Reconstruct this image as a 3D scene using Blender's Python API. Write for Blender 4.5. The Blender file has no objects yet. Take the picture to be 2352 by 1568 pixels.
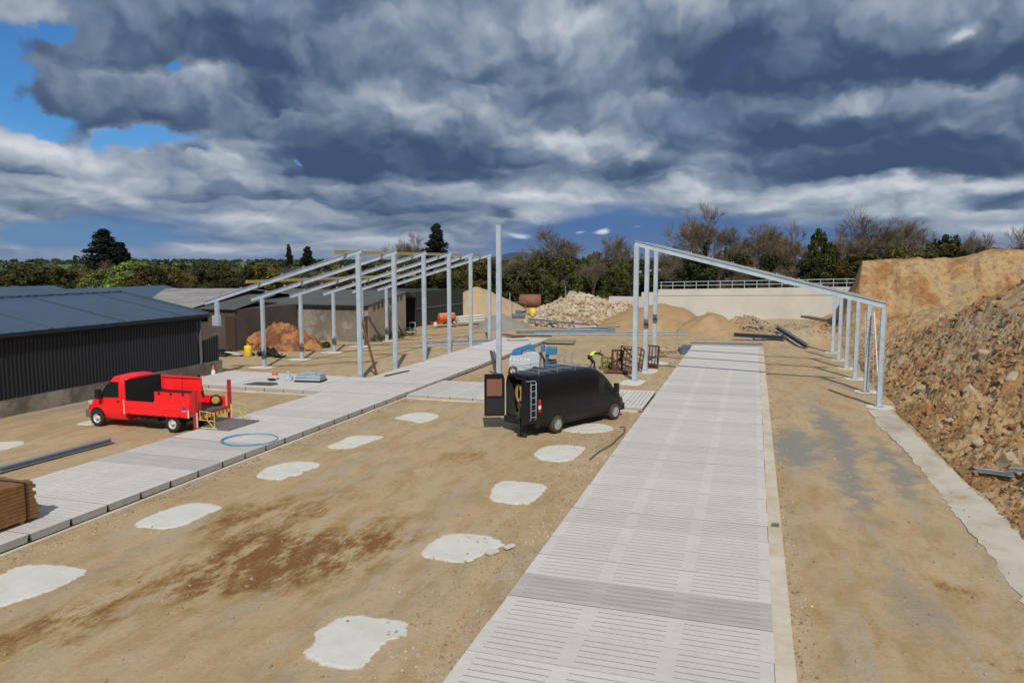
import bpy, bmesh, math, random
from math import sin, cos, pi, radians, sqrt, hypot, atan2, floor
from mathutils import Vector, Matrix, noise
S = bpy.context.scene
C = S.collection
random.seed(7)
# ------------------------------------------------------------------ camera
cam = bpy.data.objects.new('camera', bpy.data.cameras.new('camera'))
C.objects.link(cam)
cam.location = (0, 0, 7.0)
cam.rotation_euler = (radians(90 - 6.016), 0, radians(17.602))
cam.data.sensor_width = 36; cam.data.lens = 36 * 1746 / 2352.
cam.data.clip_start = 0.1; cam.data.clip_end = 20000
S.camera = cam
# ------------------------------------------------------------------ light
SUN_EL = 42.5; SUN_AZ = 158.5          # degrees clockwise from +Y
sd = bpy.data.lights.new('sun', 'SUN'); sd.energy = 3.55; sd.angle = radians(0.53); sd.color = (1.0, 0.945, 0.86)
so = bpy.data.objects.new('sun', sd); C.objects.link(so)
sv = Vector((sin(radians(SUN_AZ)) * cos(radians(SUN_EL)), cos(radians(SUN_AZ)) * cos(radians(SUN_EL)), sin(radians(SUN_EL))))
so.rotation_euler = sv.to_track_quat('Z', 'Y').to_euler(); so.location = sv * 60
S.view_settings.view_transform = 'Standard'; S.view_settings.look = 'None'
S.view_settings.exposure = 0; S.view_settings.gamma = 1

# ------------------------------------------------------------------ node helpers
class NT:
    def __init__(s, tree): s.t = tree; s.n = tree.nodes; s.l = tree.links
    def new(s, ty, **k):
        n = s.n.new(ty)
        for a, v in k.items(): setattr(n, a, v)
        return n
    def put(s, sock, v):
        if hasattr(v, 'is_output'): s.l.new(v, sock)
        elif v is not None: sock.default_value = v
    def m(s, op, a, b=None, c=None, clamp=False):
        n = s.new('ShaderNodeMath', operation=op, use_clamp=clamp)
        s.put(n.inputs[0], a)
        if b is not None: s.put(n.inputs[1], b)
        if c is not None: s.put(n.inputs[2], c)
        return n.outputs[0]
    def v(s, op, a, b=None, c=None, scale=None):
        n = s.new('ShaderNodeVectorMath', operation=op)
        s.put(n.inputs[0], a)
        if b is not None: s.put(n.inputs[1], b)
        if c is not None: s.put(n.inputs[2], c)
        if scale is not None: s.put(n.inputs['Scale'], scale)
        return n.outputs['Value'] if op in ('DOT_PRODUCT', 'LENGTH') else n.outputs[0]
    def noise(s, vec, scale, detail=3, rough=.5, dist=0, out=0):
        n = s.new('ShaderNodeTexNoise')
        if vec is not None: s.l.new(vec, n.inputs['Vector'])
        n.inputs['Scale'].default_value = scale; n.inputs['Detail'].default_value = detail
        n.inputs['Roughness'].default_value = rough; n.inputs['Distortion'].default_value = dist
        return n.outputs[out]
    def ramp(s, f, stops, interp='LINEAR'):
        n = s.new('ShaderNodeValToRGB'); s.l.new(f, n.inputs[0]); r = n.color_ramp; r.interpolation = interp
        while len(r.elements) > 1: r.elements.remove(r.elements[0])
        for i, (p, c) in enumerate(stops):
            e = r.elements[0] if i == 0 else r.elements.new(p)
            e.position = p; c = (c, c, c) if not hasattr(c, '__len__') else c
            e.color = (*c, 1)
        return n.outputs[0]
    def mix(s, f, a, b, mode='MIX'):
        n = s.new('ShaderNodeMix', data_type='RGBA', blend_type=mode)
        s.put(n.inputs[0], f)
        s.put(n.inputs[6], a if hasattr(a, 'is_output') else (*a, 1)); s.put(n.inputs[7], b if hasattr(b, 'is_output') else (*b, 1))
        return n.outputs[2]
    def gauss(s, vec, blobs, z=False):
        """sum of amp*exp(-|((p-c)/r)|^2)"""
        acc = None
        for (x, y, a, b, amp) in blobs:
            p = s.v('MULTIPLY_ADD', vec, (1 / a, 1 / b, 0), (-x / a, -y / b, 0))
            d = s.v('DOT_PRODUCT', p, p)
            e = s.m('POWER', 0.36788, d)
            acc = s.m('MULTIPLY_ADD', e, amp, acc if acc is not None else 0.0)
        return acc

# ------------------------------------------------------------------ world
W = bpy.data.worlds.new('World'); S.world = W; W.use_nodes = True; W.cycles.sampling_method = 'MANUAL'; W.cycles.sample_map_resolution = 512
t = NT(W.node_tree); t.n.clear()
sky = t.new('ShaderNodeTexSky'); sky.sky_type = 'NISHITA'; sky.sun_disc = False
sky.sun_elevation = radians(SUN_EL); sky.sun_rotation = radians(SUN_AZ); sky.air_density = 1.0; sky.dust_density = 0.6; sky.ozone_density = 2.5
tc = t.new('ShaderNodeTexCoord').outputs['Generated']
sp = t.new('ShaderNodeSeparateXYZ'); t.l.new(tc, sp.inputs[0])
dx, dy, dz = sp.outputs
az = t.m('MULTIPLY', t.m('ARCTAN2', dx, dy), 57.2958)
el = t.m('MULTIPLY', t.m('ARCSINE', dz), 57.2958)
cb = t.new('ShaderNodeCombineXYZ'); t.put(cb.inputs[0], az); t.put(cb.inputs[1], el)
ae = cb.outputs[0]
# cloud coordinate in degrees, flattening towards the horizon
elp = t.m('MAXIMUM', el, 0.0)
cp = t.new('ShaderNodeCombineXYZ'); t.put(cp.inputs[0], t.m('MULTIPLY', az, 0.085)); t.put(cp.inputs[1], t.m('MULTIPLY', t.m('LOGARITHM', t.m('ADD', t.m('MULTIPLY', elp, 0.28), 1.0), 2.71828), 1.55)); t.put(cp.inputs[2], 3.7)
cpv = cp.outputs[0]
warpn = t.noise(cpv, 1.5, 8, .56, 0, 1)
w0 = t.v('SUBTRACT', warpn, (0.5, 0.5, 0.5))
wcol = t.v('MULTIPLY', w0, (12.0, 6.5, 0))
elk = t.m('MULTIPLY', el, 0.10); elk = t.m('MINIMUM', t.m('MAXIMUM', elk, 0.16), 1.0)
wv = t.v('SCALE', wcol, scale=elk)
p = t.v('ADD', ae, wv)
BASES = [(-28.0,5.9,10.5,3.65,-0.62),(-17.8,6.9,3.9,2.16,-0.40),(9.4,5.4,9.9,4.15,-0.66),(0.5,7.7,6.4,2.62,-0.35),(0.4,11.5,12.6,3.61,-0.58),(13.2,11.0,3.6,2.29,-0.35),(-7.9,6.3,4.6,1.38,-0.35),(-37.6,12.4,10.1,4.06,-0.55),(-20.0,13.1,8.3,2.31,-0.20),(-42.7,8.6,6.6,3.02,-0.42),(-47.4,9.3,2.2,2.36,-0.15),(-33.8,10.6,2.5,1.44,-0.42),(-49.7,5.4,1.9,1.20,-0.45),(-35.3,4.2,3.3,0.79,-0.42),(-40.4,4.3,2.5,0.58,-0.25),(-39.4,6.8,1.0,0.64,-0.40),(-32.6,6.2,2.7,1.80,-0.30),(-24.9,3.5,4.2,1.07,-0.28),(-18.4,3.1,1.1,0.51,-0.45),(14.8,3.2,1.8,1.21,-0.42),(-3.5,2.5,3.6,0.93,-0.10),(6.0,5.5,6.7,0.58,-0.20)]
BRIGHT = [(-22.2,14.3,1.9,1.00,0.30),(-24.5,10.3,5.4,1.78,0.16),(-46.8,6.9,6.2,1.49,0.42),(-50.3,7.5,1.9,1.04,0.30),(-36.7,6.5,3.8,1.32,0.42),(-44.8,13.0,2.8,1.42,0.16),(-46.8,11.2,2.0,1.30,0.12),(-37.9,0.9,3.2,0.39,0.45),(-29.0,1.6,3.5,0.57,0.34),(-23.3,5.4,4.2,0.94,0.34),(-37.4,3.0,3.5,0.42,0.30),(-49.2,15.1,1.9,0.97,0.28),(-15.3,16.5,7.8,2.47,0.12),(-12.3,8.5,3.0,1.16,0.52),(-8.2,7.6,1.7,0.67,0.45),(-3.3,7.0,1.4,0.54,0.45),(10.3,14.5,0.7,0.51,0.50),(4.4,10.5,2.2,0.61,0.30),(-4.2,5.1,8.8,0.67,0.30),(0.4,3.9,1.7,0.36,0.35),(6.0,4.6,4.2,0.70,0.38),(14.7,4.9,2.0,0.59,0.40),(11.3,3.0,4.3,0.39,0.35),(-10.7,2.2,0.8,0.26,0.60),(-17.0,2.0,1.0,0.29,0.45),(-15.2,4.4,4.8,0.38,0.36),(14.9,2.0,2.5,0.33,0.40),(-8.0,2.4,0.7,0.28,0.45),(-12.6,2.2,0.6,0.13,0.50),(-9.6,2.1,0.4,0.16,0.40),(-42.7,13.5,3.2,1.57,0.05)]
BLUE = [(-50.9,11.7,1.7,2.57,1.25),(-48.8,9.1,2.6,0.68,1.20),(-42.7,7.9,3.5,0.56,1.05),(-48.5,14.1,1.2,0.35,0.80),(-40.8,12.6,0.6,0.49,0.85),(-38.9,7.1,3.4,0.35,0.35),(-46.8,1.6,6.5,1.1,1.05),(-38.7,0.2,12.8,0.30,0.40),(-32.0,7.2,0.5,0.18,0.50),(-30.8,4.4,2.8,0.19,0.35)]
DEEP = [(-5.3,1.7,9.8,1.57,1.2),(4.8,1.2,7.3,0.95,0.90),(-15.2,0.3,6.5,0.65,0.60),(-43.2,2.3,4.9,1.44,0.5),(-13,1.6,5,1.1,0.6),(-9.8,4.1,3.8,1.25,0.35)]
def bases(vec, blobs):
    # clouds with a flat base: darkest just above the base line, fading upwards
    acc = None
    for (x, y, a, b, amp) in blobs:
        q = t.v('MULTIPLY_ADD', vec, (1/a, 1/b, 0), (-x/a, -y/b, 0)); d = t.v('DOT_PRODUCT', q, q)
        up = t.v('DOT_PRODUCT', q, (0, 1, 0)); up = t.m('MULTIPLY_ADD', up, 5.0, 0.5, clamp=True)
        acc = t.m('MULTIPLY_ADD', t.m('MULTIPLY', t.m('POWER', 0.36788, d), up), amp, acc if acc is not None else 0.0)
    return acc
B = t.m('ADD', bases(p, BASES), t.gauss(p, BRIGHT))
f1 = t.noise(cpv, 1.3, 9, .58, .15)
def puff(v):
    # rounded, cauliflower-like billows
    n = t.new('ShaderNodeTexVoronoi'); n.feature = 'F1'; n.inputs['Scale'].default_value = 1.25; n.inputs['Detail'].default_value = 3.0; n.inputs['Roughness'].default_value = .5; n.inputs['Randomness'].default_value = 1.0
    t.l.new(t.v('MULTIPLY_ADD', w0, (.75, .75, .5), v), n.inputs['Vector']); return t.m('SUBTRACT', 1.0, n.outputs['Distance'])
g1 = puff(cpv); g2 = puff(t.v('ADD', cpv, (0.03, 0.10, 0.0)))
relief = t.m('ADD', t.m('MULTIPLY', t.m('SUBTRACT', g1, g2), 0.75), t.m('MULTIPLY', t.m('SUBTRACT', g1, 0.60), 0.30))
Bn = t.m('ADD', t.m('ADD', B, 0.58), t.m('MULTIPLY', t.m('SUBTRACT', f1, 0.5), 0.50))
Bn = t.m('MULTIPLY_ADD', t.m('ADD', Bn, relief), 0.86, 0.135)
ccol = t.ramp(Bn, [(0.0, (.048, .084, .168)), (.2, (.085, .135, .22)), (.42, (.175, .235, .33)), (.65, (.34, .395, .475)), (.85, (.52, .565, .63)), (1.0, (.64, .67, .72))])
bl = t.m('ADD', t.m('MULTIPLY', t.gauss(p, BLUE), 1.15), t.m('MULTIPLY', t.m('SUBTRACT', 0.5, f1), 0.6))
blm = t.ramp(bl, [(.30, 0.0), (.72, 1.0)])
dp = t.m('ADD', t.gauss(p, DEEP), t.m('MULTIPLY', t.m('SUBTRACT', 0.5, f1), 0.9))
dpm = t.m('MULTIPLY', t.ramp(dp, [(.10, 0.0), (.62, 0.97)]), t.ramp(Bn, [(.74, 1.0), (.98, 0.0)]))
skyc = t.v('MULTIPLY', sky.outputs[0], (0.028, 0.062, 0.098))
lowm = t.ramp(t.m('MULTIPLY', el, 0.1), [(.25, 1.0), (.6, 0.0)])
skyc = t.mix(lowm, skyc, (.107, .235, .43))
col = t.mix(dpm, ccol, (.070, .160, .365))
col = t.mix(t.ramp(t.m('MULTIPLY', el, 0.1), [(.0, .25), (.25, 0.0)]), col, (.20, .29, .46))
col = t.mix(t.m('MULTIPLY', blm, 0.93), col, skyc)
bg = t.new('ShaderNodeBackground'); t.l.new(col, bg.inputs[0]); bg.inputs[1].default_value = 1.0
wo = t.new('ShaderNodeOutputWorld'); t.l.new(bg.outputs[0], wo.inputs[0])

# ------------------------------------------------------------------ materials
MATS = {}
def mat(name, col, rough=.8, metal=0, var=.12, scale=3., bump=0., bscale=40., spec=None, coat=0, col2=None, fac=(.42, .62), obj=False, alpha=None):
    """one procedural material: base colour broken up by two octaves of noise, optional second colour in patches, bump"""
    if name in MATS: return MATS[name]
    M = bpy.data.materials.new(name); M.use_nodes = True; k = NT(M.node_tree)
    b = k.n['Principled BSDF']
    if obj:
        vec = k.new('ShaderNodeTexCoord').outputs['Object']
    else:
        vec = k.new('ShaderNodeNewGeometry').outputs['Position']
    n1 = k.noise(vec, scale, 6, .6)
    base = k.mix(n1, tuple(max(0, c * (1 - var * 1.6)) for c in col), tuple(min(1, c * (1 + var * 1.6)) for c in col))
    if col2:
        n2 = k.noise(vec, scale * .45, 7, .65)
        base = k.mix(k.ramp(n2, [(fac[0], 0.), (fac[1], 1.)]), base, col2)
    k.l.new(base, b.inputs['Base Color'])
    b.inputs['Roughness'].default_value = rough; b.inputs['Metallic'].default_value = metal
    if spec is not None: b.inputs['Specular IOR Level'].default_value = spec
    if coat: b.inputs['Coat Weight'].default_value = coat; b.inputs['Coat Roughness'].default_value = .08
    if alpha is not None: b.inputs['Alpha'].default_value = alpha
    if bump:
        bn = k.new('ShaderNodeBump'); bn.inputs['Strength'].default_value = bump; bn.inputs['Distance'].default_value = .02
        k.l.new(k.noise(vec, bscale, 4, .6), bn.inputs['Height']); k.l.new(bn.outputs[0], b.inputs['Normal'])
    MATS[name] = M
    return M
galv = mat('galvanised_steel', (.48, .55, .62), .5, .3, .10, 3.5, col2=(.38, .44, .51), fac=(.45, .7))
galv_dull = mat('dull_galvanised_steel', (.30, .34, .40), .5, .4, .1, 2.5)
darkgalv = mat('dark_steel', (.13, .16, .20), .5, .4, .1, 2.)
conc_white = mat('fresh_concrete', (.60, .59, .535), .85, 0, .09, 1.6, .3, 30, col2=(.49, .44, .36), fac=(.48, .75))
conc_wall = mat('cast_concrete', (.54, .525, .475), .85, 0, .08, .35, .15, 8, col2=(.42, .405, .36), fac=(.45, .7))
conc_old = mat('old_rendered_concrete', (.16, .138, .11), .9, 0, .35, .6, .4, 6, col2=(.43, .405, .33), fac=(.43, .60))
conc_side = mat('grey_concrete_edge', (.24, .215, .19), .9, 0, .15, 1.4, .3, 30)
cream = mat('cream_concrete', (.60, .54, .44), .9, 0, .1, 1.5, .3, 20, col2=(.50, .42, .30))
plinth = mat('stained_plinth', (.12, .105, .082), .9, 0, .5, 1.1, .5, 12, col2=(.27, .245, .20), fac=(.45, .6))
roof_blue = mat('blue_grey_roof_sheet', (.060, .098, .152), .45, .2, .12, .4)
roof_fibre = mat('weathered_fibre_cement', (.30, .275, .27), .85, 0, .15, .8, col2=(.2, .19, .185))
roof_moss = mat('mossy_roof_sheet', (.082, .09, .086), .8, 0, .2, .6)
clad_dark = mat('dark_cladding', (.012, .0145, .020), .5, .1, .2, 1.)
black_int = mat('dark_interior', (.008, .008, .008), .9)
net_mat = mat('dark_green_sheeting', (.022, .026, .022), .6, 0, .2, .8)
timber = mat('sawn_timber', (.42, .29, .12), .75, 0, .18, 4.)
timber_st = mat('treated_timber', (.21, .105, .032), .75, 0, .35, 5., .3, 60)
rust = mat('rusty_steel', (.10, .045, .025), .85, 0, .35, 6.)
rust_red = mat('red_oxide_steel', (.17, .055, .03), .8, 0, .25, 4.)
tank_rust = mat('rusted_tank', (.22, .10, .06), .8, 0, .25, 2.)
yel = mat('yellow_paint', (.72, .50, .03), .5, 0, .06)
yelgreen = mat('mossy_yellow_paint', (.17, .15, .03), .75, 0, .3, 5.)
orange = mat('orange_paint', (.62, .13, .025), .5, 0, .1)
red = mat('red_paint', (.98, .012, .018), .40, 0, .04, 2.2, coat=.2, obj=True, col2=(.82, .02, .022), fac=(.5, .8))
red_dk = mat('worn_red_paint', (.42, .02, .025), .5, 0, .15, 4.)
vanblk = mat('black_paint', (.0055, .006, .0075), .30, 0, .2, 1.5, spec=.28, coat=.10, obj=True)
def dusty(name, base, dust, z0, z1):
    M = bpy.data.materials.new(name); M.use_nodes = True; k = NT(M.node_tree); b = k.n['Principled BSDF']
    vec = k.new('ShaderNodeTexCoord').outputs['Object']; sp = k.new('ShaderNodeSeparateXYZ'); k.l.new(vec, sp.inputs[0])
    f = k.m('MULTIPLY_ADD', sp.outputs[2], -1/(z1-z0), z1/(z1-z0), clamp=True); n = k.noise(vec, 1.7, 6, .65)
    f = k.m('MULTIPLY', f, k.ramp(n, [(.3, .35), (.65, 1.)])); k.l.new(k.mix(f, base, dust), b.inputs['Base Color'])
    k.put(b.inputs['Roughness'], k.m('MULTIPLY_ADD', f, .45, .24)); b.inputs['Specular IOR Level'].default_value = .35; return M
vanblk = dusty('black_paint', (.0055, .006, .0078), (.026, .022, .019), .2, 1.3)
blkplas = mat('black_plastic', (.010, .010, .011), .6)
rubber = mat('tyre_rubber', (.022, .02, .018), .85, 0, .3, 6.)
muddy = mat('muddy_tyre', (.055, .044, .034), .9, 0, .3, 5.)
glass = mat('dark_glass', (.014, .022, .021), .05, 0, .1, spec=1.0)
alu = mat('aluminium', (.55, .56, .57), .35, .8, .05)
rim_m = mat('wheel_silver', (.52, .52, .51), .45, .1, .06)
white_p = mat('white_paint', (.72, .72, .70), .5, 0, .04)
grey_p = mat('light_grey_plastic', (.40, .45, .50), .5, 0, .06)
blue_p = mat('blue_paint', (.03, .17, .36), .42, 0, .1)
hose_m = mat('blue_hose', (.06, .27, .44), .5, 0, .05)
dkhose = mat('dark_hose', (.09, .11, .11), .6)
hivis = mat('hi_vis_fabric', (.62, .95, .06), .8, 0, .04)
trouser = mat('dark_trousers', (.022, .024, .024), .9)
olive_cl = mat('olive_trousers', (.02, .032, .022), .9)
skin = mat('skin', (.45, .23, .15), .6)
stripe_m = mat('reflective_tape', (.6, .62, .6), .4)
brown_pl = mat('brown_board', (.20, .085, .055), .6, 0, .15)
rope_m = mat('straw_coloured_strap', (.42, .30, .13), .8)
tail_red = mat('red_lens', (.6, .01, .015), .25)
pallet_m = mat('pale_crate', (.55, .56, .52), .7)
blue_lbl = mat('blue_label', (.06, .05, .35), .6)

# ------------------------------------------------------------------ mesh builder
class MB:
    def __init__(s): s.v = []; s.f = []; s.sm = []
    def add(s, vs, fs, smooth=False):
        o = len(s.v); s.v += [tuple(q) for q in vs]; s.f += [tuple(i + o for i in f) for f in fs]; s.sm += [smooth] * len(fs); return s
    def box(s, x0, x1, y0, y1, z0, z1, M=None):
        vs = [(x, y, z) for z in (z0, z1) for y in (y0, y1) for x in (x0, x1)]
        if M is not None: vs = [M @ Vector(q) for q in vs]
        return s.add(vs, [(0, 2, 3, 1), (4, 5, 7, 6), (0, 1, 5, 4), (2, 6, 7, 3), (0, 4, 6, 2), (1, 3, 7, 5)])
    def beam(s, a, b, w, h, up=(0, 0, 1), ibeam=False, tw=.25):
        a = Vector(a); b = Vector(b); d = (b - a).normalized(); u = Vector(up); r = d.cross(u)
        if r.length < 1e-4: r = Vector((1, 0, 0))
        r.normalize(); u = r.cross(d).normalized()
        L = (b - a).length
        M = Matrix(((r.x, d.x, u.x, a.x), (r.y, d.y, u.y, a.y), (r.z, d.z, u.z, a.z), (0, 0, 0, 1)))
        if ibeam:
            ft = max(.018, h * .10); wt = .012
            s.box(-w/2, w/2, 0, L, h/2 - ft, h/2, M); s.box(-w/2, w/2, 0, L, -h/2, -h/2 + ft, M); s.box(-wt, wt, 0.003, L-.003, -h/2 + ft, h/2 - ft, M)
        else: s.box(-w/2, w/2, 0, L, -h/2, h/2, M)
        return s
    def tube(s, pts, r, n=6, r1=None, caps=True, smooth=True):
        pts = [Vector(q) for q in pts]; N = len(pts); vs = []; fs = []
        for i, q in enumerate(pts):
            d = (pts[min(i+1, N-1)] - pts[max(i-1, 0)]).normalized()
            a = d.cross(Vector((0, 0, 1)))
            if a.length < .05: a = d.cross(Vector((1, 0, 0)))
            a.normalize(); b = d.cross(a)
            rr = r if r1 is None else r + (r1 - r) * i / max(1, N - 1)
            for j in range(n):
                an = 2*pi*j/n; vs.append(q + a*cos(an)*rr + b*sin(an)*rr)
        for i in range(N-1):
            for j in range(n):
                fs.append((i*n+j, i*n+(j+1) % n, (i+1)*n+(j+1) % n, (i+1)*n+j))
        s.add(vs, fs, smooth)
        if caps: s.add(vs[:n], [tuple(range(n))]); s.add(vs[-n:], [tuple(range(n))[::-1]])
        return s
    def lathe(s, prof, c=(0, 0, 0), axis='z', n=20, smooth=True, caps=True):
        vs = []; fs = []
        for (r, h) in prof:
            for j in range(n):
                a = 2*pi*j/n; x, y = r*cos(a), r*sin(a)
                q = (x, y, h) if axis == 'z' else ((x, h, y) if axis == 'y' else (h, x, y))
                vs.append((q[0]+c[0], q[1]+c[1], q[2]+c[2]))
        for i in range(len(prof)-1):
            for j in range(n): fs.append((i*n+j, i*n+(j+1) % n, (i+1)*n+(j+1) % n, (i+1)*n+j))
        s.add(vs, fs, smooth)
        if caps: s.add(vs[:n], [tuple(range(n))]); s.add(vs[-n:], [tuple(range(n))])
        return s
    def prism(s, poly, z0, z1, M=None):
        n = len(poly); vs = [(x, y, z0) for x, y in poly] + [(x, y, z1) for x, y in poly]
        if M is not None: vs = [M @ Vector(q) for q in vs]
        return s.add(vs, [tuple(range(n))[::-1], tuple(range(n, 2*n))] + [(i, (i+1) % n, n+(i+1) % n, n+i) for i in range(n)])
    def mesh(s, name, m):
        me = bpy.data.meshes.new(name); me.from_pydata(s.v, [], s.f)
        me.polygons.foreach_set('use_smooth', s.sm); me.materials.append(m)
        bm = bmesh.new(); bm.from_mesh(me); bmesh.ops.recalc_face_normals(bm, faces=bm.faces); bm.to_mesh(me); bm.free()
        me.update(); return me
    def build(s, name, m, parent=None, bevel=0, **tagk):
        o = bpy.data.objects.new(name, s.mesh(name, m)); C.objects.link(o)
        if parent is not None: o.parent = parent
        if bevel:
            b = o.modifiers.new('bevel', 'BEVEL'); b.width = bevel; b.segments = 2; b.limit_method = 'ANGLE'; b.angle_limit = radians(40)
        if tagk: tag(o, **tagk)
        return o
def tag(o, label=None, cat=None, group=None, kind=None):
    if label: o['label'] = label
    if cat: o['category'] = cat
    if group: o['group'] = group
    if kind: o['kind'] = kind
    return o
def thing(name, label, cat, loc=(0, 0, 0), rz=0, group=None):
    o = bpy.data.objects.new(name, None); C.objects.link(o); o.location = loc; o.rotation_euler = (0, 0, rz); o.empty_display_size = .3
    return tag(o, label, cat, group)
def copy_tree(o, parent=None):
    c = o.copy(); C.objects.link(c); c.parent = parent
    for ch in [q for q in bpy.data.objects if q.parent == o]: copy_tree(ch, c)
    return c
def fbm(x, y, z=0, o=4): return noise.fractal(Vector((x, y, z)), 1.0, 2.0, o)
def sstep(a, b, x):
    q = max(0., min(1., (x-a)/(b-a))); return q*q*(3-2*q)
# ------------------------------------------------------------------ ground
def gz(x, y):
    z = .035 * fbm(x*.22, y*.22, 1, 3) + .012 * fbm(x*1.3, y*1.3, 5, 3)
    z -= .30 * sstep(-26.5, -30.5, x) * sstep(40.3, 42.8, y)
    z -= .05 * sstep(-5.6, -4.9, x) * sstep(1.8, 1.0, x)
    z -= .03
    e = math.exp(-((x+7.6)/2.2)**2 - ((y-61.5)/2.6)**2); z -= .35 * e * (1 + .5*fbm(x, y, 3, 3))
    b = sstep(66.5, 73.5, y) * sstep(-1.5, 4, x) * (1 - .85*sstep(74, 86, y)); z += b * (1.05 + .22*fbm(x*.7, y*.6, 9, 4))
    z += .25 * sstep(85, 125, y)
    return z
def grid(xs, ys, fz):
    nx = len(xs); vs = [(x, y, fz(x, y)) for y in ys for x in xs]
    fs = [(j*nx+i, j*nx+i+1, (j+1)*nx+i+1, (j+1)*nx+i) for j in range(len(ys)-1) for i in range(nx-1)]
    return vs, fs
def frange(a, b, st):
    n = int(round((b-a)/st)); return [a + (b-a)*i/n for i in range(n+1)]
GM = bpy.data.materials.new('sandy_ground'); GM.use_nodes = True; k = NT(GM.node_tree); b = k.n['Principled BSDF']
pos = k.new('ShaderNodeNewGeometry').outputs['Position']
rot = k.new('ShaderNodeMapping'); rot.inputs['Rotation'].default_value = (0, 0, radians(28)); rot.inputs['Scale'].default_value = (1.7, .62, 1); k.l.new(pos, rot.inputs[0])
roty = k.new('ShaderNodeMapping'); roty.inputs['Scale'].default_value = (1.5, .16, 1); k.l.new(pos, roty.inputs[0])
n1 = k.noise(pos, .22, 7, .62); n2 = k.noise(rot.outputs[0], .9, 8, .68); n3 = k.noise(pos, 3.2, 8, .72); n4 = k.noise(roty.outputs[0], .7, 6, .6)
nf = k.noise(pos, 26, 5, .75)
base = k.ramp(n1, [(.3, (.365, .25, .128)), (.5, (.44, .32, .18)), (.7, (.48, .37, .235))])
base = k.mix(k.ramp(n3, [(.35, .0), (.7, .5)]), base, (.50, .375, .235))
base = k.mix(k.ramp(n4, [(.50, 0.), (.66, .50)]), base, (.36, .325, .27))
base = k.mix(k.ramp(n4, [(.34, .45), (.46, 0.)]), base, (.50, .40, .26))
base = k.mix(k.ramp(n2, [(.47, 0.), (.62, .55)]), base, (.32, .215, .09))
wn = k.v('SUBTRACT', k.noise(pos, .9, 6, .65, 0, 1), (.5, .5, .5)); wp = k.v('MULTIPLY_ADD', wn, (3.2, 3.2, 0), pos)
GREY = [(1.7, 30.4, .8, 3.0, 1.5), (3.5, 33, .5, 5.5, 1.1), (4.9, 28.5, .5, 4.5, 1.0), (3.1, 25.5, .5, 4, .8), (3.0, 37.5, .35, 5, .5), (3.3, 17, .5, 3, .5), (-25.2, 75, 1.5, 2, .8), (-15.3, 13.8, .5, 2, .3), (-16, 28, .4, 5, .4), (-24, 30.5, 2.6, 1.2, .4), (-31.2, 31, .6, 8, .8), (-7.4, 10.3, .7, .5, .5)]
gm = k.m('MULTIPLY', k.gauss(wp, GREY), k.ramp(n3, [(.32, .55), (.55, 1.)]))
base = k.mix(k.ramp(gm, [(.20, 0.), (.75, .9)]), base, (.235, .228, .21))
REDB = [(-10.1, 15.2, 1.3, 1.8, 1.25), (-8.9, 16.7, .8, 1.5, 1.1), (-11.5, 13.7, 1.1, 1.5, 1.0), (-11.6, 15.8, 1.2, 1.6, .7), (-12.6, 11.2, .7, 1.4, 1.), (-13.1, 17.3, .9, 1.6, .75), (-12.0, 18.6, .6, 1.6, .5), (4.4, 18.1, .5, .5, .9), (-9.7, 25.2, .7, .9, .6), (-13.2, 9.3, .6, 1.0, .7), (-25.3, 39.8, .9, .5, .6), (4.6, 14.8, .3, .5, .6), (-10.6, 20.9, .4, 1.6, .45), (-29, 34.6, 1.4, .8, .4)]
rb = k.gauss(wp, REDB)
nm = k.noise(rot.outputs[0], 4.5, 8, .75)
rs = k.m('MULTIPLY', rb, k.m('ADD', k.ramp(n2, [(.38, 0.), (.62, 1.1)]), k.m('MULTIPLY_ADD', nm, 2.6, -1.3)))
base = k.mix(k.ramp(rs, [(.04, 0.), (.40, .8)]), base, (.305, .195, .068))
base = k.mix(k.ramp(k.m('MULTIPLY', rs, k.ramp(n3, [(.3, 1.15), (.75, .6)])), [(.32, 0.), (.80, .9)]), base, (.19, .08, .030))
base = k.mix(k.ramp(nm, [(.30, .35), (.45, 0.)]), base, (.27, .19, .11))
n9 = k.noise(pos, 8.5, 6, .8)
base = k.mix(k.ramp(n9, [(.57, 0.), (.70, .5)]), base, (.53, .44, .32))
base = k.mix(k.ramp(n9, [(.30, .55), (.43, 0.)]), base, (.25, .17, .09))
base = k.mix(k.ramp(nf, [(.58, 0.), (.74, .55)]), base, (.60, .53, .42))
base = k.mix(k.ramp(nf, [(.24, .45), (.40, 0.)]), base, (.17, .12, .07))
k.l.new(base, b.inputs['Base Color']); b.inputs['Roughness'].default_value = .95; b.inputs['Specular IOR Level'].default_value = .15
bn = k.new('ShaderNodeBump'); bn.inputs['Strength'].default_value = .55; bn.inputs['Distance'].default_value = .05
k.l.new(k.m('ADD', k.m('MULTIPLY', n3, 1.0), k.m('MULTIPLY', n9, .8)), bn.inputs['Height']); k.l.new(bn.outputs[0], b.inputs['Normal'])
xs = frange(-34, 8.4, .3); ys = frange(7, 70, .3)
vs, fs = grid([-150, -90, -60, -48, -44, -40, -38, -36] + xs + [9, 11, 14, 18, 24, 40, 90], [-30, -10, 0, 4] + ys + frange(71, 130, 1.0) + [140, 160], gz)
mb = MB(); mb.add(vs, fs, True); g = mb.build('ground', GM, kind='structure', label='sandy brown hardcore ground of the building site with rusty stains')

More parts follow.
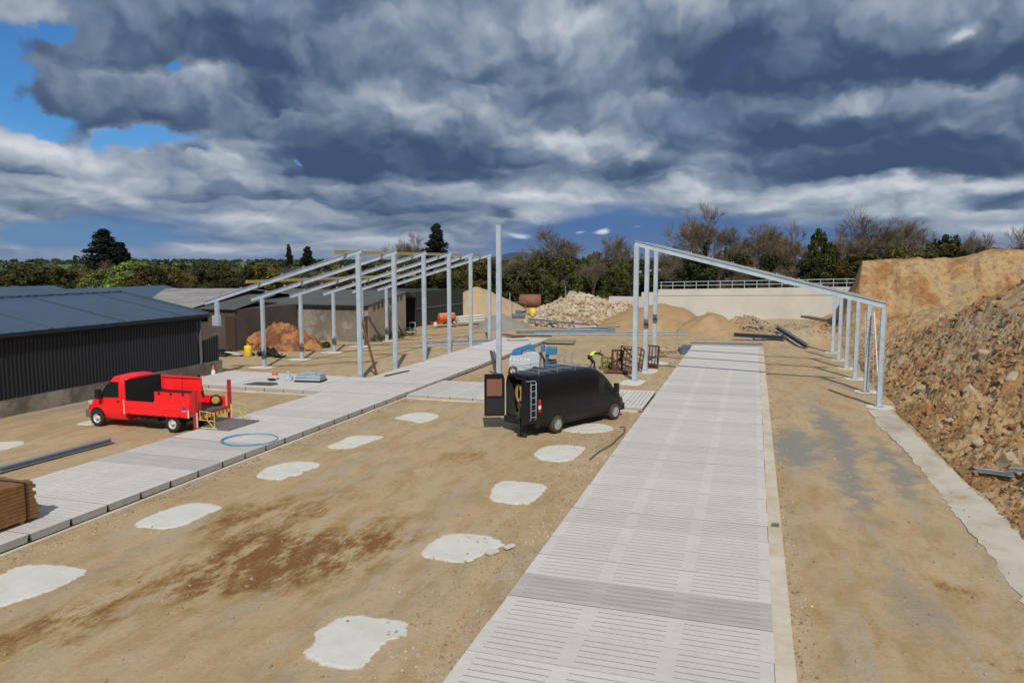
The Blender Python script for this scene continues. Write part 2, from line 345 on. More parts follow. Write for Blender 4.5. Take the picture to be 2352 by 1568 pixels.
# far terrain, rolling fields, one sheet to the horizon
TM = bpy.data.materials.new('field_grass'); TM.use_nodes = True; k = NT(TM.node_tree); b = k.n['Principled BSDF']
pos = k.new('ShaderNodeNewGeometry').outputs['Position']
vo = k.new('ShaderNodeTexVoronoi'); vo.inputs['Scale'].default_value = .0065; k.l.new(pos, vo.inputs['Vector'])
ve = k.new('ShaderNodeTexVoronoi'); ve.feature = 'DISTANCE_TO_EDGE'; ve.inputs['Scale'].default_value = .0065; k.l.new(pos, ve.inputs['Vector'])
fc = k.ramp(vo.outputs['Color'], [(0., (.05, .11, .03)), (.4, (.075, .16, .035)), (.7, (.10, .15, .05)), (1., (.13, .14, .07))])
fc = k.mix(k.ramp(ve.outputs['Distance'], [(.02, 1.), (.05, 0.)]), fc, (.025, .035, .018))
fc = k.mix(k.ramp(k.noise(pos, .02, 5, .6), [(.5, 0.), (.65, .8)]), fc, (.035, .045, .022))
k.l.new(fc, b.inputs['Base Color']); b.inputs['Roughness'].default_value = .95
def tz(r, a):
    x, y = r*sin(a), r*cos(a); ad = math.degrees(a)
    h = -.6 + .25*sstep(100, 300, r)
    hl = sstep(200, 1500, r) * (7.4 + 1.6*fbm(x*.0016, y*.0016, 2, 3)) * (1 - .35*sstep(1600, 5000, r))
    return h + hl
mb = MB(); rs_ = [60, 90, 120, 160, 210, 280, 370, 500, 650, 850, 1100, 1400, 1800, 2400, 3500, 6000, 11000]; n = 180
vs = [(r*sin(a), r*cos(a), tz(r, a) if r > 100 else -.75) for r in rs_ for a in [2*pi*i/n for i in range(n)]]
fs = [(j*n+i, j*n+(i+1) % n, (j+1)*n+(i+1) % n, (j+1)*n+i) for j in range(len(rs_)-1) for i in range(n)]
mb.add(vs, fs, True); mb.add([(0, 0, -.75)] + vs[:n], [(0, 1+i, 1+(i+1) % n) for i in range(n)])
mb.build('terrain', TM, kind='structure', label='green rolling fields beyond the site')
# mountain
MM = mat('painted_haze_blue', (.018, .034, .075), .95, 0, .2, .002)  # base colour carries the blue of haze and cloud shade
mb = MB(); azs = [radians(-27 + .25*i) for i in range(150)]; vs = []
def mh(ad):
    pk = lambda c, w, h: h*math.exp(-((ad-c)/w)**2)
    return 10 + pk(-17.3, 1.5, 62) + pk(-15.2, 1.6, 30) + pk(-19.6, 1.5, 18) + pk(-3.5, 2.6, 34) + pk(-6.8, 2, 22) + pk(1, 2, 12) + 4*fbm(ad*.9, 3, 0, 3)
for a in azs:
    h = mh(math.degrees(a))
    for r, q in ((5200, 0), (5600, .7), (6000, 1.), (6600, .7), (7200, 0)): vs.append((r*sin(a), r*cos(a), h*q - (1-q)*3))
fs = [(i*5+j, i*5+j+1, (i+1)*5+j+1, (i+1)*5+j) for i in range(len(azs)-1) for j in range(4)]
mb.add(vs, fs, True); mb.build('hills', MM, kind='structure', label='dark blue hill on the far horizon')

# ------------------------------------------------------------------ slatted concrete floors
SM_ = bpy.data.materials.new('precast_slat_concrete'); SM_.use_nodes = True; k = NT(SM_.node_tree); b = k.n['Principled BSDF']
pos = k.new('ShaderNodeNewGeometry').outputs['Position']; at_ = k.new('ShaderNodeAttribute'); at_.attribute_name = 'tone'
n1 = k.noise(pos, .8, 6, .65); n3 = k.noise(pos, 7, 6, .7)
st = k.new('ShaderNodeMapping'); st.inputs['Scale'].default_value = (.35, 6, 1); k.l.new(pos, st.inputs[0]); n5 = k.noise(st.outputs[0], 1.6, 5, .6)
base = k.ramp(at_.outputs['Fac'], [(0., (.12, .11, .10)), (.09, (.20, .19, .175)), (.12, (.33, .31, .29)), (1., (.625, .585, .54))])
base = k.mix(k.ramp(n1, [(.35, .22), (.65, 0.)]), base, (.44, .40, .35), 'MULTIPLY') if 0 else base
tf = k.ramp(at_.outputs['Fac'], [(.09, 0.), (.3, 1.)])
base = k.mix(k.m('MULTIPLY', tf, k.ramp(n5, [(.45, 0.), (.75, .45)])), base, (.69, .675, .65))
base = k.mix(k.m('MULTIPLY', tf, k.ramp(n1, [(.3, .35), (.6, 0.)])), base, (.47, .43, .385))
base = k.mix(k.m('MULTIPLY', tf, k.ramp(n3, [(.3, .4), (.46, 0.)])), base, (.42, .38, .33))
k.l.new(base, b.inputs['Base Color']); b.inputs['Roughness'].default_value = .85
bn = k.new('ShaderNodeBump'); bn.inputs['Strength'].default_value = .2; bn.inputs['Distance'].default_value = .01; k.l.new(n3, bn.inputs['Height']); k.l.new(bn.outputs[0], b.inputs['Normal'])
def slats(name, label, x0, x1, y0, n, pitch, top, thick, nslot, bays=3, swap=False, darks={}, gapw=.014, sidegap=.05, slot=.028, rib=.33, edge=.24, seed=1, plainfrom=1e9):
    """rows of precast slatted slabs laid side by side, every slot a real recess"""
    V = []; F = []; T = []; R = random.Random(seed)
    W_ = x1 - x0; bw = (W_ - 2*edge - (bays-1)*rib) / bays
    cols = [x0]
    for i in range(bays): a = x0 + edge + i*(bw+rib); cols += [a, a+bw]
    cols.append(x1)
    for s in range(n):
        ya = y0 + s*pitch; yb = ya + pitch - gapw; tone = darks.get(s, min(1, max(0, R.gauss(.88, .07)))); zt = top + R.uniform(-.004, .004); xo = R.uniform(-.012, .012)
        sp_ = (yb - ya) / nslot; o = len(V)
        if ya > plainfrom: rows = [ya, yb]
        else:
            rows = [ya]
            for i in range(nslot-1):
                c = ya + sp_*(i+1); rows += [c-slot/2, c+slot/2]
            rows.append(yb)
        def vx(x, y, z):
            q = (x+xo, y, z) if not swap else (y, x+xo, z)
            V.append(q); return len(V)-1
        idx = [[vx(x, y, zt) for x in cols] for y in rows]
        for j in range(len(rows)-1):
            for i in range(len(cols)-1):
                sl = (j % 2 == 1) and (i % 2 == 1)
                qd = (idx[j][i], idx[j][i+1], idx[j+1][i+1], idx[j+1][i])
                if not sl: F.append(qd); T.append(tone)
                else:
                    zb = zt - .09
                    lo = [vx(cols[i], rows[j], zb), vx(cols[i+1], rows[j], zb), vx(cols[i+1], rows[j+1], zb), vx(cols[i], rows[j+1], zb)]
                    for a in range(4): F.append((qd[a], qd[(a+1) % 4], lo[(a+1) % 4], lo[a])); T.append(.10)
                    F.append(tuple(lo)); T.append(0.)  # slot walls and floor coloured dark to deepen the recess shade
        zb = zt - thick; e = sidegap/2 - gapw/2
        c = [vx(x0, ya+e, zb), vx(x1, ya+e, zb), vx(x1, yb-e, zb), vx(x0, yb-e, zb)]; tp = [idx[0][0], idx[0][-1], idx[-1][-1], idx[-1][0]]
        tp2 = [vx(x0, ya+e*.3, zt-.004), vx(x1, ya+e*.3, zt-.004), vx(x1, yb-e*.3, zt-.004), vx(x0, yb-e*.3, zt-.004)]
        for a in range(4): F.append((tp[a], tp[(a+1) % 4], tp2[(a+1) % 4], tp2[a])); T.append(.09); F.append((tp2[a], tp2[(a+1) % 4], c[(a+1) % 4], c[a])); T.append((.04 if a in (0, 2) else .14))  # joint faces coloured dark for the shade between slabs
    me = bpy.data.meshes.new(name); me.from_pydata(V, [], F); me.materials.append(SM_)
    at = me.attributes.new('tone', 'FLOAT', 'FACE'); at.data.foreach_set('value', T)
    o = bpy.data.objects.new(name, me); C.objects.link(o); return tag(o, label, kind='structure')
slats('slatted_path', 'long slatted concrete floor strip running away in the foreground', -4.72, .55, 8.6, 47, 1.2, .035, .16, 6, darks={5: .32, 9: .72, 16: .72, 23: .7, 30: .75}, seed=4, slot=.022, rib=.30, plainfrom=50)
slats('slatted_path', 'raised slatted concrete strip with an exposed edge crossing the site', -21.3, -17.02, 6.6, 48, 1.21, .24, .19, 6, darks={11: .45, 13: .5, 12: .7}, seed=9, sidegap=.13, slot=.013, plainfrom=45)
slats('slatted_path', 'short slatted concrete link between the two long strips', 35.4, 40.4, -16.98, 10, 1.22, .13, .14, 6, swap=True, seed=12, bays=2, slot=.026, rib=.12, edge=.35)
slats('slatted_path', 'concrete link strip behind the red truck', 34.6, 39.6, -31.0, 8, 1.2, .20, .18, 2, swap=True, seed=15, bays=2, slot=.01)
mb = MB(); mb.box(.555, .90, 5, 65.2, -.15, .026); mb.build('kerb_strip', cream, kind='structure')
mb = MB(); mb.box(-17.0, -16.86, 4, 35.3, -.2, .025); mb.box(-17.0, -5.0, 35.2, 35.38, -.2, .02); mb.box(-31., -21.4, 34.38, 34.58, -.2, .02); mb.build('kerb_strip', cream, kind='structure')
mb = MB(); mb.box(-20.9, -17.1, 5, 64, -.2, .03); mb.build('foundation_strip', conc_side, kind='structure')

# ------------------------------------------------------------------ concrete pads
PADS = [
 ([(-7.49,11.20),(-7.57,11.70),(-7.74,12.09),(-7.65,12.49),(-7.47,12.84),(-6.99,12.94),(-6.40,12.96),(-6.18,12.82),(-6.03,12.41),(-6.26,12.08),(-6.25,11.59),(-6.26,11.09),(-6.64,11.00),(-7.09,11.05)], 'nearest white concrete pad, beside the wide slatted strip at the bottom'),
 ([(-7.46,16.25),(-7.55,16.74),(-7.48,17.40),(-7.28,17.79),(-6.71,17.89),(-6.23,17.88),(-5.84,17.60),(-5.74,17.32),(-5.91,16.89),(-6.05,16.55),(-6.20,16.02),(-6.70,15.96),(-7.24,16.04)], 'white concrete pad with two loose blocks at its corner'),
 ([(-15.62,15.75),(-15.77,16.58),(-15.72,17.19),(-15.50,17.73),(-15.02,17.88),(-14.31,17.69),(-14.33,17.04),(-14.29,16.30),(-14.49,15.80),(-14.98,15.64)], 'white concrete pad below the kerb, second nearest in the left row'),
 ([(-16.00,11.61),(-15.98,12.22),(-16.03,12.66),(-15.76,12.91),(-15.13,13.05),(-14.56,13.06),(-14.26,12.96),(-14.13,12.38),(-14.15,11.85),(-14.30,11.36),(-14.61,10.90)], 'white concrete pad cut by the left edge of the picture, nearest of its row'),
 ([(-15.41,20.72),(-15.67,21.64),(-15.55,22.32),(-15.18,22.71),(-14.57,22.85),(-14.16,22.65),(-14.07,22.15),(-14.21,21.70),(-14.09,21.34),(-14.33,20.97),(-14.33,20.54),(-14.94,20.49)], 'white concrete pad in the middle of the left row, with a ragged front edge'),
 ([(-15.36,25.01),(-15.34,25.81),(-15.37,26.65),(-15.12,27.10),(-14.60,27.19),(-14.02,27.15),(-14.08,26.35),(-14.18,25.77),(-14.31,25.14),(-14.90,24.79)], 'white concrete pad with a pointed tip, fourth of the left row'),
 ([(-15.22,30.50),(-15.19,31.15),(-15.01,31.78),(-14.48,32.11),(-13.86,31.95),(-13.46,31.52),(-13.44,30.71),(-13.69,29.93),(-14.33,30.16),(-14.83,30.26)], 'farthest white oval pad of the left row, left of the black van'),
 ([(-7.44,30.46),(-7.20,31.55),(-6.61,32.17),(-6.00,32.19),(-5.60,31.72),(-5.42,31.11),(-5.71,30.61),(-6.38,30.24),(-7.07,30.23)], 'white concrete pad half under the black van'),
 ([(-7.51,26.44),(-7.42,27.45),(-6.87,27.99),(-6.00,27.90),(-5.81,27.26),(-5.89,26.30),(-6.06,25.67),(-6.54,25.40),(-7.17,25.63)], 'white concrete pad in front of the black van, below its rear wheel'),
 ([(-7.40,21.11),(-7.61,22.13),(-7.52,22.72),(-6.90,22.86),(-6.13,22.70),(-5.92,22.04),(-5.94,21.26),(-6.15,20.59),(-6.73,20.54),(-7.19,20.69)], 'rounded white pad in the right row, third from the front'),
 ([(-28.12,21.03),(-27.93,21.76),(-27.25,22.13),(-26.71,21.77),(-26.63,21.07),(-26.94,20.28)], 'small white pad at the left edge in front of the dark shed'),
 ([(-27.80,25.20),(-27.90,25.89),(-27.95,26.33),(-27.24,25.83),(-27.03,25.28),(-27.46,25.14)], 'small white pad under the nose of the red truck'),
 ([(-7.21,43.18),(-7.14,44.53),(-6.70,44.95),(-5.97,44.91),(-5.88,44.26),(-6.04,42.92),(-6.76,42.82)], 'white pad at the foot of the nearest tall right-hand post'),
 ([(-6.96,48.11),(-6.82,49.44),(-6.34,49.93),(-5.73,49.62),(-5.79,48.17),(-6.24,47.56)], 'white pad at the foot of the second tall right-hand post'),
 ([(-7.18,52.48),(-7.17,53.62),(-6.39,54.06),(-5.47,53.21),(-5.71,52.21),(-6.61,52.02)], 'white pad at the foot of the third tall right-hand post'),
]
for q, y in enumerate((40.0, 44.65, 49.3, 53.95, 58.6, 63.2)):
    PADS.append(([(5.5, y-.4), (5.42, y+.3), (5.9, y+.6), (6.5, y+.5), (6.55, y-.35), (6.0, y-.6)], 'white footing round the low right-hand post, %s' % ['nearest of the six', 'with the ladder on it', 'third from the front', 'fourth from the front', 'fifth from the front', 'farthest of the six'][q]))
for q, y in enumerate((44.65, 49.3, 53.95, 58.6, 63.2)):
    PADS.append(([(-33.2, y-.5), (-33.1, y+.4), (-32.2, y+.5), (-31.6, y+.3), (-31.7, y-.6)], 'pale footing round the low left-hand post, %s' % ['nearest, by the dark shed corner', 'in front of the orange earth heap', 'right of the orange earth heap', 'second from the far end', 'farthest of the row']
        [q]))
PM = bpy.data.materials.new('fresh_pad_concrete'); PM.use_nodes = True; k = NT(PM.node_tree); b = k.n['Principled BSDF']
pos = k.new('ShaderNodeNewGeometry').outputs['Position']; at_ = k.new('ShaderNodeAttribute'); at_.attribute_name = 'edge'
n1 = k.noise(pos, 1.5, 6, .6); n3 = k.noise(pos, 5.5, 8, .75)
base = k.ramp(n1, [(.3, (.56, .535, .465)), (.6, (.63, .615, .565))])
base = k.mix(k.ramp(n3, [(.60, 0.), (.75, .5)]), base, (.46, .40, .30))
ed = k.m('ADD', at_.outputs['Fac'], k.m('MULTIPLY_ADD', n3, 1.5, -.75))
base = k.mix(k.ramp(ed, [(.82, 0.), (1.0, .9)]), base, (.42, .32, .20))
k.l.new(base, b.inputs['Base Color']); b.inputs['Roughness'].default_value = .9
bn = k.new('ShaderNodeBump'); bn.inputs['Strength'].default_value = .4; bn.inputs['Distance'].default_value = .02; k.l.new(n3, bn.inputs['Height']); k.l.new(bn.outputs[0], b.inputs['Normal'])
random.seed(3)
for poly, lab in PADS:
    # subdivide the outline with small ragged offsets
    out = []
    for i in range(len(poly)):
        p0, p1, p2, p3 = [Vector(poly[(i+d) % len(poly)]) for d in (-1, 0, 1, 2)]
        for s in range(5):
            u = s/5; q = .5*((2*p1) + (p2-p0)*u + (2*p0-5*p1+4*p2-p3)*u*u + (3*p1-p0-3*p2+p3)*u**3)
            out.append((q.x+random.gauss(0, .02), q.y+random.gauss(0, .02)))
    cx_ = sum(q[0] for q in out)/len(out); cy_ = sum(q[1] for q in out)/len(out)
    z0 = sum(gz(*q) for q in out)/len(out) + .016; mb = MB(); n = len(out)
    V = [(x, y, z0-.25) for x, y in out] + [(x, y, z0-.01) for x, y in out] + [(cx_+(x-cx_)*.90, cy_+(y-cy_)*.90, z0+.008) for x, y in out] + [(cx_, cy_, z0+.012)]
    mb.add(V, [(i, (i+1) % n, n+(i+1) % n, n+i) for i in range(n)] + [(n+i, n+(i+1) % n, 2*n+(i+1) % n, 2*n+i) for i in range(n)] + [(2*n+i, 2*n+(i+1) % n, 3*n) for i in range(n)])
    o = mb.build('concrete_pad', PM, label=lab, cat='concrete pad', group='concrete footing pads on the ground')
    at = o.data.attributes.new('edge', 'FLOAT', 'POINT'); at.data.foreach_set('value', [1.]*(2*n) + [.55]*n + [0.])
# pale path along the bank
poly = [(5.39,39.07),(6.3,39.4),(6.5,36.72),(6.5,33.61),(6.55,30.68),(6.6,27.99),(6.7,25.30),(6.9,22.76),(7.2,20.77),(7.3,12),(5.5,12),(5.5,16.89),(5.55,17.61),(5.55,18.99),(5.64,19.80),(5.60,21.10),(5.53,22.96),(5.63,25.47),(5.58,27.73),(5.59,30.47),(5.47,32.97),(5.27,35.47)]
out = []
for i in range(len(poly)):
    a = Vector(poly[i]); c = Vector(poly[(i+1) % len(poly)]); m_ = max(1, int((c-a).length/.25))
    for s in range(m_): q = a+(c-a)*s/m_; out.append((q.x+random.gauss(0, .035), q.y+random.gauss(0, .02)))
mb = MB(); mb.prism(out, -.15, -.004); mb.build('path', mat('pale_blinding', (.52, .475, .385), .9, 0, .12, .9, .3, 20, col2=(.36, .31, .23), fac=(.5, .66)), kind='structure', label='pale concrete path along the foot of the earth bank')

# ------------------------------------------------------------------ rocks
R = random.Random(11)
def rockverts(sz, R, flat=1.0):
    ax = [sz*R.uniform(.6, 1.15), sz*R.uniform(.45, .95), sz*R.uniform(.3, .7)*flat]
    vs = []
    for sx in (-1, 1):
        for sy in (-1, 1):
            for sz_ in (-1, 1): vs.append(Vector((sx*ax[0]*R.uniform(.45, 1.05)*.5, sy*ax[1]*R.uniform(.45, 1.05)*.5, sz_*ax[2]*R.uniform(.5, 1.05)*.5)))
    M = Matrix.Rotation(R.uniform(0, 6.28), 3, 'Z') @ Matrix.Rotation(R.gauss(0, .45), 3, 'X') @ Matrix.Rotation(R.gauss(0, .45), 3, 'Y')
    return [M @ v for v in vs]
RF = [(0, 1, 3, 2), (4, 6, 7, 5), (0, 4, 5, 1), (2, 3, 7, 6), (0, 2, 6, 4), (1, 5, 7, 3)]
def rock(mb, x, y, z, sz, R, flat=1.0):
    mb.add([(v.x+x, v.y+y, v.z+z) for v in rockverts(sz, R, flat)], RF)
rockm = mat('quarried_stone', (.42, .32, .21), .9, 0, .16, 1.1, .3, 12, col2=(.52, .43, .32), fac=(.45, .55))
rubblem = mat('broken_rubble', (.30, .225, .155), .95, 0, .35, 1.6, .3, 15, col2=(.48, .42, .34), fac=(.52, .6))
# ------------------------------------------------------------------ earth bank
def bank(x, y):
    toe = 6.65 + .30*fbm(y*.15, 2, 1, 2) + .4*sstep(50, 60, y)
    u = x - toe; g0 = gz(x, y)
    if u <= 0 and y < 69: return g0 - .25 + .2*max(-1, u)
    u = max(0, u)
    yc = 57 - .75*(x-8)
    f = ((.20 + .13*sstep(24, 38, y))*u + .105*max(0, y-22)*min(1, u/8.0)**1.1)
    f = min(f, 7.6 + .08*u) if u > 9 else f
    bk = sstep(yc-1.5, yc+7, y); f = f*(1 - .68*bk)
    rough = 1 - .6*bk
    T = min(7.1, 6.15 + .03*max(0, x-9) + .33*max(0, x-17.7))
    fy = 70.0 + .5*fbm(x*.4, 1, 2, 3)
    s_ = max(0, min(1, (y-fy)/5.8)); s_ = s_*(2-s_)*.5 + .5*s_*s_*(3-2*s_)
    sx = max(0, min(1, (x-6.9-.13*max(0, y-72)-.3*fbm(y*.3, 4, 4, 2))/1.9))
    tt = T*s_*sx + .10*fbm(x*.7, y*.7, 3, 4)*s_*sx
    h = max(f, tt)
    isT = 1 if tt > f else 0
    k_ = min(1, u/1.2)
    rg = 1-abs(fbm(x*.6, y*.6, 4, 4))
    if not isT: h += rough*k_*(.36*fbm(x*.55, y*.55, 7, 4) + .42*(rg-.72) + .30*fbm(x*1.5, y*1.5, 8, 4) + .20*abs(fbm(x*3.2, y*3.2, 12, 3)) - .05 + .13*fbm(x*6, y*6, 2, 2)) + .05*fbm(x*2.5, y*2.5, 6, 3)
    else: h += .13*fbm(x*1.3, y*1.3, 2, 4)*(1 if s_ < .98 else .3)
    return h + g0
xs = frange(6, 13, .14) + frange(13.3, 34, .45); ys = frange(9, 62, .17) + frange(62.4, 99, .4)
vs, fs = grid(xs, ys, bank)
EM = bpy.data.materials.new('bank_earth'); EM.use_nodes = True; k = NT(EM.node_tree); b = k.n['Principled BSDF']
pos = k.new('ShaderNodeNewGeometry').outputs['Position']
n1 = k.noise(pos, .28, 6, .62); n3 = k.noise(pos, 2.2, 8, .72); nf = k.noise(pos, 11, 6, .75); n6 = k.noise(pos, .12, 4, .6)
base = k.ramp(n1, [(.34, (.235, .105, .042)), (.44, (.35, .195, .082)), (.54, (.45, .315, .165)), (.66, (.33, .245, .155))])
base = k.mix(k.ramp(n3, [(.35, .8), (.5, 0.)]), base, (.19, .105, .06))
base = k.mix(k.ramp(n3, [(.54, 0.), (.7, .65)]), base, (.48, .37, .24))
base = k.mix(k.ramp(nf, [(.30, .7), (.46, 0.)]), base, (.10, .062, .038))
base = k.mix(k.ramp(nf, [(.60, 0.), (.72, .6)]), base, (.60, .52, .41))
gb = k.gauss(pos, [(12.5, 47, 2.4, 6, 1.), (9.8, 42, 1.6, 3.5, .8), (10.5, 50, 2, 4, .5)])
base = k.mix(k.m('MULTIPLY', gb, k.ramp(n3, [(.35, .7), (.65, .25)])), base, (.235, .20, .155))
k.l.new(base, b.inputs['Base Color']); b.inputs['Roughness'].default_value = .97; b.inputs['Specular IOR Level'].default_value = .1
bn = k.new('ShaderNodeBump'); bn.inputs['Strength'].default_value = .8; bn.inputs['Distance'].default_value = .12
k.l.new(k.m('ADD', n3, k.m('MULTIPLY', nf, .6)), bn.inputs['Height']); k.l.new(bn.outputs[0], b.inputs['Normal'])
mb = MB(); mb.add(vs, fs, False); tag(mb.build('earth_bank', EM), 'steep bank of excavated orange-brown earth and rubble along the right', kind='structure')
mb = MB()
for i in range(6500):
    y = 14 + 48*R.random(); x = 6.7 + R.random()*max(.6, y/3.2+1.2-6.7)
    if x > y/3.3+1.5: continue
    sz = .05 + .36*R.random()**4.5
    if y > 56 and R.random() < .75: continue
    h = bank(x, y)
    sz *= .55 + .45*sstep(24, 36, y)
    if h < .02: h = gz(x, y)+.01; sz *= .5
    rock(mb, x, y, h+sz*.08, sz, R, 1.2)
tag(mb.build('rubble', mat('earthy_clods', (.27, .145, .062), .95, 0, .45, .8, .4, 14, col2=(.40, .30, .18), fac=(.50, .62))), 'loose stones and clods strewn over the earth bank', kind='stuff')
BL = [('large pale boulder on the bank above the foot of the slope, near the orange brick', 7.9, 30.5, .5), ('greenish-grey boulder at the lower right edge of the bank', 7.9, 27.6, .55), ('pale boulder half way up the bank with a dark hollow beside it', 9.2, 37.6, .7), ('flat boulder lying high on the rubble slope', 10.9, 42.5, .8), ('blocky boulder in the gully behind the ladder', 8.6, 49.5, .95), ('rounded boulder low on the bank beside the nearest low post', 8.0, 41.3, .5), ('boulder at the right edge in the middle of the bank', 10.6, 37.0, .7), ('small boulder at the foot of the bank by the pale path', 7.7, 34.2, .4)]
for lab, x, y, s in BL:
    mb = MB(); me_r = R; vs_ = rockverts(s, R, 1.5); mb.add([(v.x, v.y, v.z) for v in vs_], RF)
    o = mb.build('boulder', mat('dusty_boulder', (.33, .25, .16), .95, 0, .25, 2.5, .6, 9, col2=(.42, .36, .27)), label=lab, cat='boulder', group='boulders on the earth bank'); o.location = (x, y, bank(x, y)+s*.12); sb_ = o.modifiers.new('round', 'BEVEL'); sb_.width = s*.13; sb_.segments = 3; o.scale = (1.3, 1.3, 1.2)
# pebbles on the ground
mb = MB()
for i in range(12000):
    q = R.random()
    if q < .30: x = -4.78 - abs(R.gauss(0, .5)); y = 9+50*R.random()**1.6
    elif q < .45: x = .93 + abs(R.gauss(0, .18)); y = 9+50*R.random()**1.6
    elif q < .60: x = -16.8 + abs(R.gauss(0, .35)); y = 10+25*R.random()
    elif q < .78: x = R.uniform(-6.9, -5) + R.gauss(0, .4); y = R.uniform(10, 45)
    else: x = R.uniform(-17, 6); y = 9+50*R.random()**1.5
    if -4.75 < x < .9: continue
    sz = .018 + .075*R.random()**4
    rock(mb, x, y, gz(x, y)+sz*.12, sz, R, 1.3)
tag(mb.build('gravel', rubblem), 'small loose stones scattered on the sandy ground', kind='stuff')
# ------------------------------------------------------------------ heaps
def heap(name, label, cat, m, cx, cy, rx, ry, h, seed=0, rough=.12, sharp=1.3, n=46, peaks=(), kind=None, base=None):
    mb = MB(); V = []; bz = gz(cx, cy) if base is None else base
    for j in range(n):
        for i in range(n):
            u = -1.15 + 2.3*i/(n-1); v = -1.15 + 2.3*j/(n-1); x = cx+u*rx; y = cy+v*ry
            r = sqrt(u*u+v*v) + .13*fbm(u*1.8+seed, v*1.8, seed, 3)
            z = h*(max(0, 1-r)**(1/sharp) - .13*math.exp(-(r/.25)**2) if r < 1 else -(r-1)*1.2)
            for (pu, pv, pr, ph) in peaks: z = max(z, ph*(1-sqrt((u-pu)**2+(v-pv)**2)/pr)) if z > -.2*h else z
            z += (rough*fbm(x*1.1, y*1.1, seed+3, 4) + (.25*rough*fbm(x*4, y*4, seed, 3) if rough > .3 else .03*fbm(x*3, y*3, 1, 2)))*min(1, max(0, 1.1-r)*4)
            V.append((x, y, bz+max(z, -.5)))
    mb.add(V, [(j*n+i, j*n+i+1, (j+1)*n+i+1, (j+1)*n+i) for j in range(n-1) for i in range(n-1)], True)
    if rough > .3: mb.sm = [False]*len(mb.sm)
    return mb.build(name, m, label=label, cat=cat, kind=kind)
sand = mat('tan_sand', (.335, .215, .105), .95, 0, .2, .8, .9, 7, col2=(.40, .275, .15), fac=(.45, .65))
sand2 = mat('pale_sand', (.44, .315, .185), .95, 0, .14, .6, .6, 5)
soil = mat('orange_soil', (.16, .065, .028), .95, 0, .5, 1.6, 1., 8, col2=(.38, .175, .07), fac=(.44, .56))
soil2 = mat('brown_soil', (.30, .19, .11), .95, 0, .3, 1.2, .9, 8, col2=(.40, .28, .18), fac=(.5, .6))
ggrav = mat('grey_gravel', (.24, .225, .20), .95, 0, .15, 2., .6, 12)
heap('sand_heap', 'tall smooth tan sand heap in front of the concrete wall', 'sand heap', sand, -9.3, 82.0, 6.0, 5.8, 3.05, 2, .10, 1.1, peaks=[(-.42, -.05, .9, 2.2)])
heap('sand_heap', 'smaller rounded sand heap right of the tall one', 'sand heap', sand, -4.2, 79.4, 3.6, 4.2, 2.25, 5, .12, 1.15)
heap('earth_heap', 'low heap of rough brown rubble right of the sand heaps', 'earth heap', soil2, -.7, 83.0, 2.9, 3.4, 1.55, 7, .35, 1.25)
heap('sand_heap', 'tan sand heap beside the dark green sheeted shed', 'sand heap', sand2, -37.0, 101.0, 5.4, 8.5, 4.3, 9, .15, 1.15, peaks=[(.35, .25, .9, 2.6)])
heap('gravel_heap', 'grey gravel cone behind the farthest tall left post', 'gravel heap', ggrav, -25.6, 77.0, 2.9, 2.9, 1.75, 4, .05, 1.0)
heap('earth_heap', 'orange-brown earth heap against the long concrete wall', 'earth heap', soil, -38.0, 55.3, 3.7, 2.5, 2.35, 14, .62, 1.4, n=72, peaks=[(-.75, 0, .5, 1.4)])
# quarried rock pile
def pileh(x, y):
    u = (x+19.3)/7.0; v = (y-87.5)/9.0; r = sqrt(u*u+v*v)
    h = 3.0*max(0, 1-r)**.85 + .2
    u = (x+14.3)/4.2; v = (y-88)/7.0; h = max(h, 2.3*max(0, 1-sqrt(u*u+v*v))**.8)
    return h
mb = MB(); vs, fs = grid(frange(-27, -9.5, .5), frange(77, 97, .5), lambda x, y: (pileh(x, y) if pileh(x, y) > .21 else -.6)+gz(x, y)-.15); mb.add(vs, fs)
cnt = 0
while cnt < 2600:
    x = R.uniform(-27, -9.8); y = R.uniform(77.5, 95)
    h = pileh(x, y)
    if h < .3 and R.random() < .93: continue
    if h < .2: continue
    s = .22 + .75*R.random()**2.2; rock(mb, x, y, gz(x, y)+h+R.uniform(-.1, .12), s, R, 1.1); cnt += 1
tag(mb.build('rock_pile', rockm), 'large pile of pale quarried rocks in the middle distance', kind='stuff')
mb = MB()
for i in range(260):
    x = R.gauss(-.8, 1.7); y = R.gauss(81, 1.6); u = hypot((x+.7)/2.9, (y-83)/3.4)
    if u < 1.1: rock(mb, x, y, gz(x, y)+1.5*max(0, 1-u)**.8+.02, .15+.4*R.random()**2, R)
    x = R.gauss(3.5, 2.4); y = R.uniform(70, 80); rock(mb, x, y, gz(x, y)+.05, .1+.3*R.random()**3, R)
    x = R.gauss(-7.2, 1.3); y = R.gauss(61.5, 1.6); rock(mb, x, y, gz(x, y)+.04, .08+.3*R.random()**3, R)
tag(mb.build('rubble', rubblem), 'broken stones round the low heaps', kind='stuff')
